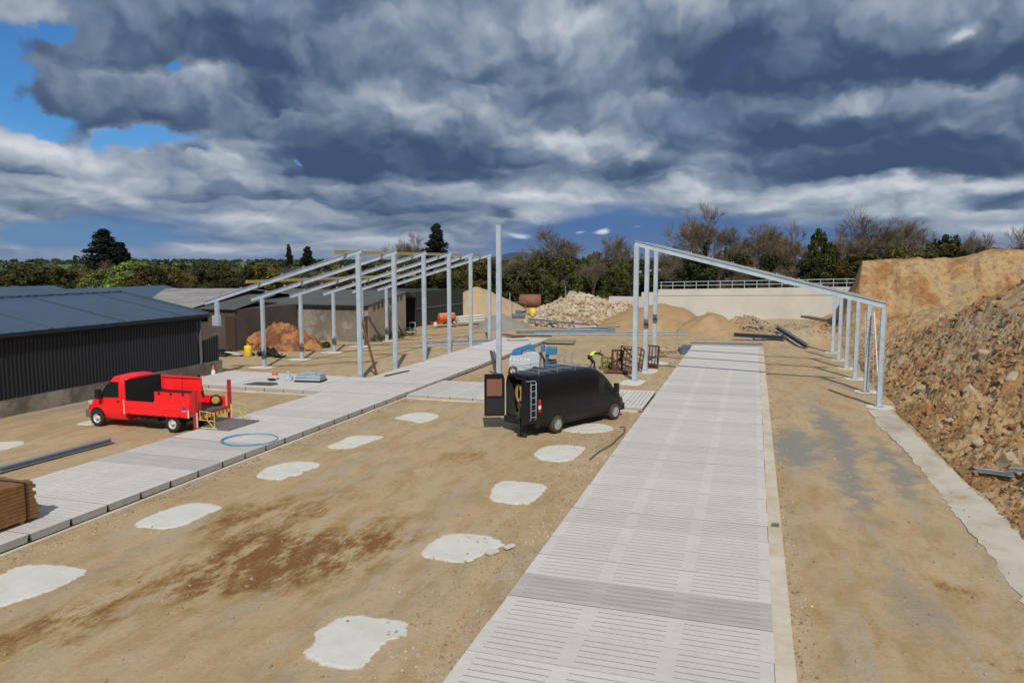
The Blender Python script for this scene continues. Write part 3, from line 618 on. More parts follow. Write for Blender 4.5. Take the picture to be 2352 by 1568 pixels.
# ------------------------------------------------------------------ steel frames
def post(mb, x, y, z0, z1, w=.20, d=.26):
    # H column: flanges face +-X, web in the frame plane
    ft = .02; mb.box(x-d/2, x-d/2+ft, y-w/2, y+w/2, z0, z1); mb.box(x+d/2-ft, x+d/2, y-w/2, y+w/2, z0, z1)
    mb.box(x-d/2+ft, x+d/2-ft, y-w/2+.035, y-w/2+.05, z0+.02, z1-.02)
def plate(mb, x, y, z, s=.2): mb.box(x-s, x+s, y-s, y+s, z, z+.025)
def rafter_z(x): return 4.36 + (x+33.1)*.2905
ordn = ['first', 'second', 'third', 'fourth', 'fifth', 'sixth']
for i in range(6):
    y = 40.0 + 4.65*i
    lab = ['nearest left-hand steel frame, a timber prop against its tall post', 'second left-hand steel frame, its low post beside the yellow drum', 'third left-hand steel frame, low post in front of the orange earth heap', 'fourth left-hand steel frame, low post right of the earth heap', 'fifth left-hand steel frame', 'farthest left-hand steel frame, its tall post beside the lone pole'][i]
    r = thing('steel_portal', lab, 'steel portal', (-22.15, y, 0), 0, 'left-hand steel building frames')
    def part(nm, mb_, m=galv):
        mb_.v = [(a+22.15, b_-y, c) for a, b_, c in mb_.v]; return mb_.build(nm, m, r)
    tx = -22.15; zb = .0
    mb = MB(); post(mb, tx, y, zb, rafter_z(tx)-.10, .2, .27); pp = part('tall_post', mb)
    mb = MB(); plate(mb, tx, y, gz(tx, y)+.03, .21); part('base_plate', mb)
    lx = -32.2
    g0 = gz(lx, y) if i else 3.25
    mb = MB(); post(mb, lx, y, g0, rafter_z(lx)-.10, .19, .23); part('low_post', mb)
    if i == 0:
        mb = MB(); mb.box(lx-.3, lx+.16, y-.14, y+.14, 2.95, 3.6); part('fixing_bracket', mb)
    else:
        mb = MB(); mb.box(lx-.13, lx+.13, y-.115, y+.115, g0+.62, g0+.88); part('tape_band', mb, darkgalv)
    mb = MB(); mb.beam((-33.1, y, rafter_z(-33.1)), (-21.95, y, rafter_z(-21.95)), .15, .26, ibeam=True); rf = part('rafter', mb)
    for j in range(7):
        xx = -31.9 + 1.5*j; mb = MB(); mb.box(xx, xx+.09, y-.07, y+.07, rafter_z(xx)+.13, rafter_z(xx)+.27)
        mb.v = [(a+22.15, b_-y, c) for a, b_, c in mb.v]; mb.build('purlin_cleat', alu, r)
    mb = MB(); mb.box(tx-.165, tx-.137, y-.06, y+.06, 5.6, 5.75); part('cleat', mb, alu)
    mb = MB(); mb.box(tx+.137, tx+.165, y-.05, y+.05, 3.3, 3.42); part('cleat', mb, alu)
RZ = lambda x: 8.05 + (x+6.65)*(-.2535)
for i, y in enumerate((44.65, 49.3, 53.95)):
    r = thing('steel_portal', ['nearest right-hand steel frame, its long rafter against the sky, ladder on its low post', 'second right-hand steel frame, just behind the first', 'farthest right-hand steel frame with a rafter'][i], 'steel portal', (-6.5, y, 0), 0, 'right-hand steel building frames')
    def part(nm, mb_, m=galv):
        mb_.v = [(a+6.5, b_-y, c) for a, b_, c in mb_.v]; return mb_.build(nm, m, r)
    mb = MB(); post(mb, -6.55, y, 0, RZ(-6.55)-.12, .2, .28); part('tall_post', mb)
    mb = MB(); post(mb, 5.98, y, 0, RZ(5.98)-.12, .2, .24); part('low_post', mb)
    mb = MB(); plate(mb, -6.55, y, .03); part('base_plate', mb); mb = MB(); plate(mb, 5.98, y, .03); part('base_plate', mb)
    mb = MB(); mb.beam((-6.66, y, RZ(-6.66)), (6.75, y, RZ(6.75)), .16, .30, ibeam=True); part('rafter', mb)
    for j in range(9):
        xx = -5.6 + 1.4*j; mb = MB(); mb.box(xx, xx+.08, y-.06, y+.06, RZ(xx)+.15, RZ(xx)+.25); part('purlin_cleat', mb, alu)
    mb = MB(); mb.box(-6.41, -6.24, y-.05, y+.05, 6.35, 6.45); part('cleat', mb, alu)
    if i: mb = MB(); mb.box(-6.7, -6.4, y-.115, y+.115, 2.7 - .0*i, 3.0); part('tape_band', mb, darkgalv)
for y, lab in ((40.0, 'nearest low grey post of the right-hand row, standing alone without a rafter'), (58.6, 'low grey post without a rafter, last but one of the right-hand row'), (63.2, 'farthest low grey post of the right-hand row')):
    r = thing('steel_post', lab, 'steel post', (5.98, y, 0), 0, 'posts still waiting for a rafter')
    mb = MB(); post(mb, 0, 0, 0, 4.76, .2, .24); mb.build('column', galv, r); mb = MB(); plate(mb, 0, 0, .03); mb.build('base_plate', galv, r)
r = thing('steel_post', 'tallest lone steel pole rising above the left-hand frames behind the black van', 'steel post', (-15.1, 44.9, 0))
mb = MB(); post(mb, 0, 0, 0, 9.25, .22, .30); mb.build('column', galv, r); mb = MB(); plate(mb, 0, 0, .03); mb.build('base_plate', galv, r); mb = MB(); mb.box(-.19, -.15, -.05, .05, 7.3, 7.5); mb.build('cleat', alu, r)
# timber
mb = MB(); mb.beam((-28.9, 38.6, rafter_z(-28.9)+.2), (-28.9, 62.6, rafter_z(-28.9)+.2), .08, .18); mb.build('timber_purlin', timber, label='yellow timber purlin lying across the lower third of the left rafters', cat='timber beam')
mb = MB(); mb.beam((-22.9, 38.5, rafter_z(-22.9)+.2), (-22.9, 63., rafter_z(-22.9)+.2), .08, .2); mb.build('timber_purlin', timber, label='yellow timber purlin along the high ends of the left rafters', cat='timber beam')
mb = MB(); mb.beam((-22.0, 41.75, .0), (-22.12, 40.15, 3.7), .12, .10, up=(1, 0, 0)); mb.build('timber_prop', timber_st, label='brown timber prop leaning against the tall post of the first left frame', cat='timber prop')
# ladder
r = thing('ladder', 'tall aluminium ladder leaning on the second low right-hand post', 'ladder', (5.95, 43.3, 0))
for sx in (-.2, .2): mb = MB(); mb.beam((sx, 0, .03), (sx, 1.05, 4.35), .022, .05); mb.build('rail', galv_dull, r)
for j in range(15): mb = MB(); u = (j+.7)/15.5; mb.tube([(-.2, 1.05*u, .03+4.32*u), (.2, 1.05*u, .03+4.32*u)], .011); mb.build('rung', galv_dull, r)

mb = MB(); mb.tube([(6.45, 43.4, .02), (6.15, 44.3, 4.3)], .035, 6); mb.build('pole', white_p, label='thin pale pole leaning beside the ladder on the right-hand post', cat='pole')
# ------------------------------------------------------------------ sheds
def corrug(mb, x0, y0, x1, y1, z0, z1f, pitch=.2, depth=.035, lean=0):
    """corrugated sheet wall from (x0,y0) to (x1,y1), z1f(t) top height"""
    L = hypot(x1-x0, y1-y0); n = int(L/pitch); ux, uy = (x1-x0)/L, (y1-y0)/L; nx, ny = uy, -ux; V = []; prof = [(0, 0), (.12, 1), (.38, 1), (.5, 0)]
    for i in range(n):
        for a, d in prof:
            s_ = (i+a+.25)*pitch
            if s_ > L: continue
            x = x0+ux*s_+nx*d*depth; y = y0+uy*s_+ny*d*depth
            V += [(x, y, z0), (x+nx*lean, y+ny*lean, z1f(s_/L))]
    m_ = len(V)//2; mb.add(V, [(2*i, 2*i+2, 2*i+3, 2*i+1) for i in range(m_-1)])
def roofsheet(mb, p0, p1, p2, p3, pitch=1.0, rib=.018, th=.05):
    """p0-p1 eave, p3-p2 ridge; ribs run eave to ridge"""
    p0, p1, p2, p3 = map(Vector, (p0, p1, p2, p3)); nrm = (p1-p0).cross(p3-p0).normalized()
    if nrm.z < 0: nrm = -nrm
    L = (p1-p0).length; n = max(1, int(L/pitch)); V = []; prof = [(0, 0), (.08, 1), (.22, 1), (.3, 0)]
    for i in range(n):
        for a, d in prof:
            t_ = (i+a)/n; A = p0.lerp(p1, t_)+nrm*rib*d; B_ = p3.lerp(p2, t_)+nrm*rib*d; V += [A, B_]
    V += [p1, p2]; m_ = len(V)//2; mb.add(V, [(2*i, 2*i+2, 2*i+3, 2*i+1) for i in range(m_-1)])
    mb.add([p0-nrm*th, p1-nrm*th, p2-nrm*th, p3-nrm*th], [(0, 3, 2, 1)])
    for a, c in ((p0, p1), (p1, p2), (p2, p3), (p3, p0)): mb.add([a, c, c-nrm*th, a-nrm*th], [(0, 1, 2, 3)])
# A: dark clad shed
r = thing('shed', 'long low shed with dark ribbed cladding and a blue-grey metal roof at the left edge', 'shed')
mb = MB(); mb.box(-32.5, -32.12, -6, 40.2, -.6, .76); mb.build('plinth', plinth, r)
mb = MB(); corrug(mb, -32.16, -6, -32.16, 38.3, .76, lambda t_: 3.42, .21, .05); mb.build('cladding', clad_dark, r)
mb = MB(); corrug(mb, -32.22, 38.36, -32.22, 40.1, .76, lambda t_: 2.1+.3*t_, .21, .05); mb.build('low_cladding', clad_dark, r)
mb = MB(); mb.box(-32.3, -32.08, 38.28, 38.36, .74, 3.5); mb.build('corner_flashing', mat('grey_flashing', (.12, .13, .14), .5), r)
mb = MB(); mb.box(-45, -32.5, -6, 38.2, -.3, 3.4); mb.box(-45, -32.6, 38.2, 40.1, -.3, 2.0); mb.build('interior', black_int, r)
mb = MB(); roofsheet(mb, (-31.85, -6, 3.80), (-31.85, 38.8, 3.80), (-38.6, 38.8, 5.07), (-38.6, -6, 5.07)); roofsheet(mb, (-45.3, -6, 3.80), (-45.3, 38.8, 3.80), (-38.6, 38.8, 5.071), (-38.6, -6, 5.071)); mb.build('roof', roof_blue, r)
for q in range(9):
    yy = 1.5+4.4*q; mb = MB(); mb.beam((-31.86, yy, 3.83), (-38.6, yy, 5.10), .10, .012); mb.build('sheet_lap', mat('roof_lap', (.053, .087, .136), .5), r)
mb = MB(); mb.beam((-38.6, -6, 5.12), (-38.6, 38.8, 5.12), .35, .03); mb.build('ridge_cap', roof_blue, r)
mb = MB(); mb.beam((-31.85, 38.82, 3.80), (-38.6, 38.82, 5.07), .12, .16); mb.build('verge_trim', roof_blue, r)
mb = MB(); mb.box(-31.9, -31.78, -6, 38.8, 3.60, 3.73); mb.build('gutter', blkplas, r)
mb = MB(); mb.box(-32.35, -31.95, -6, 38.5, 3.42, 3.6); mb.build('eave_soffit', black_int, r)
mb = MB(); mb.add([(-31.9, 38.75, 3.78), (-38.6, 38.75, 5.04), (-45.2, 38.75, 3.78), (-45.2, 38.75, 3.3), (-31.9, 38.75, 3.3)], [(0, 1, 2, 3, 4)]); mb.build('gable', clad_dark, r)
def gshed(lab, xr, half, y0, y1, ze, zr, rm, wm):
    r = thing('shed', lab, 'shed'); mb = MB()
    roofsheet(mb, (xr+half, y0, ze), (xr+half, y1, ze), (xr, y1, zr), (xr, y0, zr)); roofsheet(mb, (xr-half, y0, ze), (xr-half, y1, ze), (xr, y1, zr+.001), (xr, y0, zr+.001)); mb.build('roof', rm, r)
    mb = MB(); mb.box(xr-half+.3, xr+half-.3, y0+.2, y1-.3, -.5, ze-.1); mb.add([(xr-half+.3, y1-.3, ze-.1), (xr+half-.3, y1-.3, ze-.1), (xr, y1-.3, zr-.1)], [(0, 1, 2)]); mb.build('wall', wm, r)
gshed('second span of the blue-grey metal roofs, behind the dark clad shed', -50.2, 4.9, -4, 44.2, 4.1, 5.2, roof_blue, clad_dark)
gshed('farther dark grey metal roof beyond the first two spans', -56.5, 5.5, 42, 62.5, 3.6, 4.62, roof_blue, clad_dark)
# fibre cement shed with the pale roof, in front of the left hedge
r = thing('shed', 'old shed with a pale weathered fibre-cement roof behind the dark clad shed', 'shed')
mb = MB(); roofsheet(mb, (-60, 50.5, 3.1), (-43.6, 50.5, 3.1), (-45.3, 61.0, 4.45), (-60, 61.0, 4.30), .5); mb.build('roof', roof_fibre, r)
mb = MB(); roofsheet(mb, (-60, 68, 3.3), (-41.5, 68, 3.3), (-45.3, 61.0, 4.451), (-60, 61.0, 4.301), .5); mb.build('roof', roof_fibre, r)
mb = MB(); mb.box(-60, -44.3, 51, 66, -.5, 3.0); mb.build('wall', conc_old, r)
for q in range(26):
    pass
# concrete-walled shed with mossy roof
r = thing('shed', 'long stained concrete-walled shed with a dark mossy roof behind the left-hand frames', 'shed')
mb = MB(); mb.box(-46.5, -33.15, 61.4, 61.75, -.5, 2.98); mb.build('front_wall', conc_old, r)
sw = mat('board_marked_concrete', (.30, .235, .18), .9, 0, .2, 1., .4, 5)
mb = MB(); mb.add([(-33.1, 61.38, -.5), (-33.1, 69.2, -.5), (-33.1, 69.2, 3.9), (-33.1, 61.38, 2.98), (-33.4, 61.38, -.5), (-33.4, 69.2, -.5), (-33.4, 69.2, 3.9), (-33.4, 61.38, 2.98)], [(0, 1, 2, 3), (7, 6, 5, 4), (0, 3, 7, 4), (1, 5, 6, 2), (3, 2, 6, 7)]); mb.build('end_wall', sw, r)
mb = MB()
for q in range(8): yy = 62.3+.8*q; mb.beam((-33.07, yy, 2.62+.095*q), (-33.07, yy+.32, 2.98+.095*q), .02, .18, up=(1, 0, 0))
mb.build('vent_slots', black_int, r)
mb = MB(); roofsheet(mb, (-48.3, 61.1, 3.06), (-33.0, 61.1, 3.06), (-33.0, 69.4, 4.02), (-46.2, 69.4, 4.15), .3); roofsheet(mb, (-50, 78, 2.9), (-36., 78, 2.9), (-33.0, 69.4, 4.021), (-46.2, 69.4, 4.151), .3); mb.build('roof', roof_moss, r)
mb = MB(); mb.box(-48, -33.05, 61.14, 61.36, 2.80, 3.0); mb.build('gutter', black_int, r)
mb = MB(); mb.box(-48, -46.4, 58, 66, -.5, 3.0); mb.build('side_wall', conc_old, r)
# darker block building at the left of it
r = thing('outbuilding', 'dark stained block outbuilding between the clad shed and the long concrete wall', 'outbuilding')
mb = MB(); mb.box(-50, -40.3, 52.2, 61, -.5, 3.05); mb.build('wall', mat('dark_stained_block', (.075, .06, .05), .95, 0, .35, .7, .4, 5), r)
mb = MB(); roofsheet(mb, (-50, 51.9, 3.12), (-40.1, 51.9, 3.12), (-42.5, 61.05, 3.9), (-50, 61.05, 3.9), .3); mb.build('roof', roof_moss, r)
mb = MB(); mb.box(-41.2, -40.26, 52.12, 52.2, -.4, 2.5); mb.build('door', mat('dark_brown_door', (.05, .028, .018), .7), r)
# sheeted dark building
r = thing('shed', 'dark green sheeted lean-to with a thin pale rail, right of the concrete shed', 'shed')
mb = MB(); corrug(mb, -35.9, 77.3, -34.9, 90, -.5, lambda t_: 3.62, .5, .04); mb.box(-48, -36.0, 77.4, 90, -.5, 3.5); mb.build('wall', net_mat, r)
mb = MB(); mb.beam((-35.75, 77.3, 1.75), (-34.8, 90, 1.75), .04, .05); mb.build('rail', galv_dull, r)
mb = MB(); mb.box(-50, -35.7, 77.2, 77.4, -.5, 3.6); mb.build('end_wall', net_mat, r)

# ------------------------------------------------------------------ retaining wall and railing
r = thing('retaining_wall', 'long pale cast concrete retaining wall with stepped left end', 'wall')
mb = MB(); mb.add([(-11.25, 96, -1), (13, 96, -1), (13, 96, 4.12), (-11.25, 96, 3.5), (-11.25, 96.5, -1), (13, 96.5, -1), (13, 96.5, 4.12), (-11.25, 96.5, 3.5)], [(0, 1, 2, 3), (7, 6, 5, 4), (0, 3, 7, 4), (1, 5, 6, 2), (3, 2, 6, 7)])
mb.box(-13.4, -11.25, 96.004, 96.49, -1, 3.14); mb.box(-17.5, -13.4, 96.008, 96.48, -1, 2.56); mb.build('wall_face', conc_wall, r)
mb = MB(); mb.add([(-11.3, 95.93, 2.75), (13, 95.93, 3.15), (13, 95.93, 4.13), (-11.3, 95.93, 3.52), (-11.3, 96.0, 2.75), (13, 96.0, 3.15), (13, 96.0, 4.13), (-11.3, 96.0, 3.52)], [(0, 1, 2, 3), (0, 4, 5, 1), (3, 2, 6, 7), (0, 3, 7, 4), (1, 5, 6, 2)]); mb.build('top_band', conc_wall, r)
r = thing('railing', 'grey steel two-bar railing along the top of the concrete wall', 'railing')
zt = lambda x: 3.5 + (x+11.25)*.62/24.25
for j in range(17): x = -11.0+1.42*j; mb = MB(); mb.tube([(x, 96.25, zt(x)), (x, 96.25, zt(x)+.92)], .05, 6); mb.build('baluster', galv, r)
for h in (.9, .45): mb = MB(); mb.tube([(-11.2, 96.25, zt(-11.2)+h), (12.5, 96.25, zt(12.5)+h)], .04, 6); mb.build('rail', galv, r)
mb = MB(); mb.beam((5.2, 85.2, 1.25), (7.7, 79.4, 1.2), .9, .22); mb.build('concrete_slab', conc_side, label='long grey concrete slab resting on the foot of the bank before the wall', cat='concrete slab')

# ------------------------------------------------------------------ loose steel on the ground
def steel(lab, a, c, w, h, m=galv, ib=True, group='loose steel beams lying on the ground'):
    mid = ((a[0]+c[0])/2, (a[1]+c[1])/2, (a[2]+c[2])/2); mb = MB(); A = [a[i]-mid[i] for i in range(3)]; B_ = [c[i]-mid[i] for i in range(3)]
    mb.beam(A, B_, w, h, ibeam=ib); o = mb.build('steel_beam', m, label=lab, cat='steel beam', group=group); o.location = mid; return o
steel('grey steel beam on the sand at the left, in front of the red truck', (-23.72, 18.3, .12), (-23.55, 22.85, .12), .22, .17, galv_dull)
steel('galvanised beam lying at the right edge on the foot of the bank, nearest piece', (7.05, 27.5, bank(7.05, 27.5)+.2), (7.85, 26.5, bank(7.85, 26.5)+.2), .13, .12, galv)
steel('galvanised beam running out of the right edge, overlapping the nearer piece', (7.75, 26.6, bank(7.75, 26.6)+.38), (9.4, 24.9, bank(9.4, 24.9)+.3), .14, .12, galv)
steel('purple-grey steel beam laid across the far end of the wide slatted strip', (-4.9, 64.9, .16), (.9, 65.6, .16), .2, .22, galv_dull)
steel('dark steel beam lying right of the far end of the slatted strip', (-1.56, 71.3, .42), (2.7, 68.7, .5), .4, .34, darkgalv)
steel('dark steel beam propped at an angle at the foot of the bank', (2.07, 71.9, 1.15), (4.25, 65.3, .2), .32, .3, darkgalv)
steel('long white-grey beam lying in front of the sand heaps', (-20.0, 70.1, .12), (-6.0, 74.7, .12), .25, .2)
steel('grey beam at the foot of the rock pile, leftmost of the bundle', (-22.2, 71.3, .14), (-13.0, 75.2, .14), .5, .2)
steel('grey beam slanting across the bundle in front of the rock pile', (-17.6, 73.4, .3), (-12.9, 77.6, .3), .28, .2)
steel('thin grey beam resting on the rocks behind the bundle', (-23.2, 79.0, .75), (-16.0, 77.2, .45), .2, .2, galv_dull)
steel('grey beam lowest in the bundle, touching the long white beam', (-20.5, 72.6, .16), (-13.6, 76.5, .16), .3, .2, galv_dull)
steel('white-grey beam lying between the fourth and last tall left posts', (-26.3, 57.6, .12), (-21.5, 61.6, .12), .22, .2)
steel('second white-grey beam beside it, nearer the left strip', (-25.1, 60.2, .12), (-21.3, 62.8, .12), .24, .22)
steel('thin dark beam across the far end of the left strip', (-20.5, 64.8, .36), (-17.0, 65.4, .36), .14, .12, darkgalv)
mb = MB(); mb.box(-16.9, -14.3, 62.2, 63.2, .15, .32); mb.build('concrete_slab', conc_side, label='grey concrete slab with broken stones under it at the end of the left strip', cat='concrete slab')
mb = MB(); mb.beam((-21.6, 65.1, .45), (-19.2, 63.6, .34), .9, .03); mb.build('metal_sheet', rust_red, label='red-brown sheet lying on the far end of the left strip', cat='metal sheet')
mb = MB(); mb.beam((-20.0, 61.9, .34), (-18.5, 62.9, .34), 1.1, .05); mb.build('board', pallet_m, label='pale board lying on the far end of the left strip', cat='board')
mb = MB(); mb.beam((-20.6, 40.1, .262), (-20.2, 42.5, .262), .17, .05); mb.build('black_bar', blkplas, label='long black bar on the left slatted strip beside the first frame', cat='strip')  # plain black bar set on top of the slatted strip
mb = MB(); mb.beam((-4.9, 59.3, -.02), (-5.4, 62.2, -.02), .5, .3); mb.box(-5.5, -4.8, 62.3, 64.3, -.2, .1); mb.build('concrete_block', darkgalv, label='dark block standing in for the dark void beside the far left corner of the wide strip', cat='block')  # dark blocks added to stand in for the shaded void here
# ------------------------------------------------------------------ vehicles
def shell(stations, nz, prof):
    """closed body: stations [(x, zbot, ztop, halfwidth)], prof(u)->(yfrac) for u 0..1 up the side, roof rounded"""
    V = []; n = len(prof)*2
    for (x, zb, zt, hw) in stations:
        pts = [(hw*yf, zb+(zt-zb)*zf) for yf, zf in prof]
        for y, z in pts: V.append((x, y, z))
        for y, z in pts[::-1]: V.append((x, -y, z))
    F = []
    for i in range(len(stations)-1):
        for j in range(n): F.append((i*n+j, i*n+(j+1) % n, (i+1)*n+(j+1) % n, (i+1)*n+j))
    return V, F, n
def side_w(prof, hw, zb, zt, z):
    u = (z-zb)/(zt-zb)
    for (a, ua), (b_, ub) in zip(prof, prof[1:]):
        if ua <= u <= ub and ub > ua: return hw*(a+(b_-a)*(u-ua)/(ub-ua))
    return hw*prof[-1][0]
def wheel(parent, x, y, r, w, name='wheel', tm=rubber, side=1, spokes=5):
    e = thing(name, None, None, (x, y, r)); e.parent = parent
    mb = MB(); mb.lathe([(r*.62, -w/2), (r*.93, -w/2), (r, -w*.36), (r, w*.36), (r*.93, w/2), (r*.62, w/2), (r*.60, w*.3), (r*.60, -w*.3), (r*.62, -w/2)], axis='y', n=28, caps=False); mb.build('tyre', tm, e)
    mb = MB(); mb.lathe([(r*.635, -w*.40), (r*.635, w*.40)] if not spokes else [(r*.635, -w*.40), (r*.635, w*.40), (.01, w*.38), (.01, -w*.38), (r*.635, -w*.40)], axis='y', n=24, caps=False)
    mb.build('rim', darkgalv if spokes else rim_m, e)
    mb = MB()
    yy = side*w*.40
    if spokes:
        mb.lathe([(r*.66, yy), (r*.66, yy+side*.02), (r*.58, yy+side*.02), (r*.56, yy)], axis='y', n=24, caps=False)
        for q in range(spokes*2):
            a = 2*pi*q/(spokes*2); mb.beam((0, yy+side*.012, 0), (r*.6*cos(a), yy+side*.012, r*.6*sin(a)), .035, .03, up=(0, 1, 0))
        mb.lathe([(r*.16, yy), (r*.14, yy+side*.03)], axis='y', n=12)
    else:
        mb.lathe([(r*.63, yy), (r*.52, yy-side*.05), (r*.22, yy-side*.06), (r*.2, yy+side*.02), (r*.12, yy+side*.04), (.005, yy+side*.04)], axis='y', n=20, caps=False)
    mb.build('hubcap', rim_m if not spokes else mat('dull_alloy', (.42, .42, .42), .45, .1), e); return e
# ---- black van; local x forward, y left
van = thing('van', 'black high-roof panel van with its rear doors open', 'van', (0, 0, 0))
hd = atan2(3.37, 1.81)
# rear wheel contact (right side) at (-7.57, 29.86): local (1.15 from rear, -0.93)
WB = 3.80; RX = 1.08
c_, s_ = cos(hd), sin(hd)
van.location = (-7.57 - (RX*c_ + .93*s_), 29.86 - (RX*s_ - .93*c_), 0); van.rotation_euler = (0, 0, hd)
VP = [(0.0, 0.0), (.80, 0.0), (.93, .03), (.985, .12), (1.0, .28), (.985, .42), (.99, .48), (.955, .70), (.90, .88), (.84, .955), (.70, .99), (0.0, 1.0)]
ST = [(0.0, .48, 2.38, .99), (.06, .42, 2.42, 1.0), (.6, .30, 2.46, 1.0), (2., .28, 2.48, 1.0), (3.1, .28, 2.47, 1.0), (3.5, .28, 2.44, 1.0), (3.8, .28, 2.38, .995), (4.1, .28, 2.21, .99), (4.4, .28, 1.98, .98), (4.7, .28, 1.72, .975), (4.95, .28, 1.50, .965), (5.05, .28, 1.38, .955), (5.35, .28, 1.26, .93), (5.58, .28, 1.12, .87), (5.72, .30, .95, .80), (5.78, .34, .70, .74)]
V, F, n = shell(ST, 0, VP)
mb = MB(); mb.add(V, F, True); mb.add(V[-n:], [tuple(range(n))])
# inner shell + rear ring
ST2 = [(x, zb+.22, zt-.10, hw-.09) for x, zb, zt, hw in ST[:5]]; V2, F2, n2 = shell(ST2, 0, VP)
mb.build('body', vanblk, van)
mbi = MB(); mbi.add(V2, F2, True); mbi.add(V2[-n:], [tuple(range(n))]); mbi.build('cargo_interior', mat('dim_interior', (.03, .027, .024), .9), van)
mb = MB(); mb.add(V[:n]+V2[:n], [(i, (i+1) % n, n+(i+1) % n, n+i) for i in range(n)]); mb.build('rear_frame', vanblk, van)
def vside(x, z, sgn, off=.006):
    for a, b_ in zip(ST, ST[1:]):
        if a[0] <= x <= b_[0]:
            u = (x-a[0])/(b_[0]-a[0]); zb, zt, hw = [a[i]+(b_[i]-a[i])*u for i in (1, 2, 3)]
            return sgn*(side_w(VP[1:], hw, zb, zt, z)+off)
    return 0
def sidepanel(name, poly, m, sgn, off=.006, th=.0, parent=van):
    # triangulate onto the body side
    import mathutils.geometry as mg
    pts = []
    for i in range(len(poly)):
        a = Vector(poly[i]); c = Vector(poly[(i+1) % len(poly)]); k_ = max(1, int((c-a).length/.12))
        for q in range(k_): pts.append(a+(c-a)*q/k_)
    cx_ = sum(q.x for q in pts)/len(pts); cz_ = sum(q.y for q in pts)/len(pts); V = []
    rings = (1., .7, .4); N = len(pts)
    for f_ in rings:
        for q in pts: x = cx_+(q.x-cx_)*f_; z = cz_+(q.y-cz_)*f_; V.append((x, vside(x, z, sgn, off), z))
    V.append((cx_, vside(cx_, cz_, sgn, off), cz_))
    F = [(a*N+i, a*N+(i+1) % N, (a+1)*N+(i+1) % N, (a+1)*N+i) for a in range(2) for i in range(N)] + [(2*N+i, 2*N+(i+1) % N, 3*N) for i in range(N)]
    mb = MB(); mb.add(V, F, True); return mb.build(name, m, parent)
for sg in (-1, 1):
    sidepanel('side_window', [(3.72, 1.32), (4.84, 1.28), (4.80, 1.42), (4.48, 1.73), (4.2, 1.93), (3.80, 2.0)], glass, sg, .008)
    sidepanel('rubbing_strip', [(.35, .62), (4.0, .62), (4.0, .70), (.35, .70)], blkplas, sg, .010)
    mb = MB()
    for xx in (3.60,): mb.add([(xx, vside(xx, .42, sg, .004), .42), (xx+.012, vside(xx, .42, sg, .004), .42), (xx+.012, vside(xx, 2.1, sg, .004), 2.1), (xx, vside(xx, 2.1, sg, .004), 2.1)], [(0, 1, 2, 3)])
    mb.build('door_seam', black_int, van)
    # wheel arches
    for wx in (RX, RX+WB):
        pl = [(wx+.46*cos(a), max(.285, .36+.46*sin(a))) for a in [pi*q/16-.15 for q in range(18)]]
        sidepanel('wheel_arch', pl, black_int, sg, .005)
    for wx in (RX, RX+WB): wheel(van, wx, sg*.915, .355, .235, side=sg, tm=muddy)
    mb = MB(); mb.tube([(4.82, sg*.95, 1.38), (4.80, sg*1.12, 1.40)], .03); mb.box(4.68, 4.84, *(sorted((sg*1.06, sg*1.26))), 1.30, 1.66); mb.build('door_mirror', blkplas, van, bevel=.03)
    mb = MB(); y0, y1 = sorted((sg*.935, sg*1.005)); mb.box(-.012, .10, y0, y1, .98, 1.50); tl = mb.build('tail_light', tail_red, van, bevel=.02)
    mb = MB(); mb.box(-.016, .104, *sorted((sg*.945, sg*1.009)), 1.12, 1.26); mb.build('reversing_lens', white_p, tl)
    sidepanel('door_handle', [(3.68, 1.15), (3.84, 1.15), (3.84, 1.2), (3.68, 1.2)], blkplas, sg, .02)
    mb = MB(); mb.box(5.36, 5.64, *sorted((sg*.60, sg*.88)), .90, 1.14); mb.build('headlight', mat('lamp_lens', (.45, .47, .5), .15), van, bevel=.05)
sidepanel('side_door_seam', [(2.3, .42), (2.315, .42), (2.315, 2.1), (2.3, 2.1)], black_int, -1, .004)
# windscreen
mb = MB(); wv_ = []
for x, z, hw in ((3.98, 2.28, .80), (4.28, 2.08, .86), (4.62, 1.80, .88), (4.92, 1.53, .89)): wv_ += [(x+.01, -hw*.88, z-.012), (x+.01, 0, z+.022), (x+.01, hw*.88, z-.012)]
mb.add(wv_, [(3*i+j, 3*i+j+1, 3*i+j+4, 3*i+j+3) for i in range(3) for j in range(2)], True); mb.build('windscreen', glass, van)
mb = MB(); mb.box(-.10, .12, -.96, .96, .34, .62); mb.build('rear_bumper', blkplas, van, bevel=.03)
mb = MB(); mb.box(5.52, 5.82, -.84, .84, .30, .62); mb.build('front_bumper', blkplas, van, bevel=.06)
mb = MB(); mb.box(5.70, 5.79, -.5, .5, .68, .90); mb.build('grille', blkplas, van)
mb = MB(); mb.box(-.04, .02, -.3, .3, 2.2, 2.28); mb.box(.3, 5.0, -.55, .55, .22, .3); mb.build('underbody', blkplas, van)
mb = MB(); mb.box(5.785, 5.80, -.26, .26, .42, .53); mb.build('number_plate', white_p, van)
for sg in (-1, 1):
    sidepanel('painted_crease', [(.2, .985), (4.9, .96), (4.9, .975), (.2, 1.0)], black_int, sg, .004)  # flat dark strip drawn for the shade of a body crease
    sidepanel('sill_trim', [(1.62, .30), (4.36, .30), (4.36, .37), (1.62, .37)], blkplas, sg, .012)
    sidepanel('fuel_flap' if sg > 0 else 'sliding_rail', [(.5, 1.28), (2.2, 1.27), (2.2, 1.30), (.5, 1.31)], black_int, sg, .005)
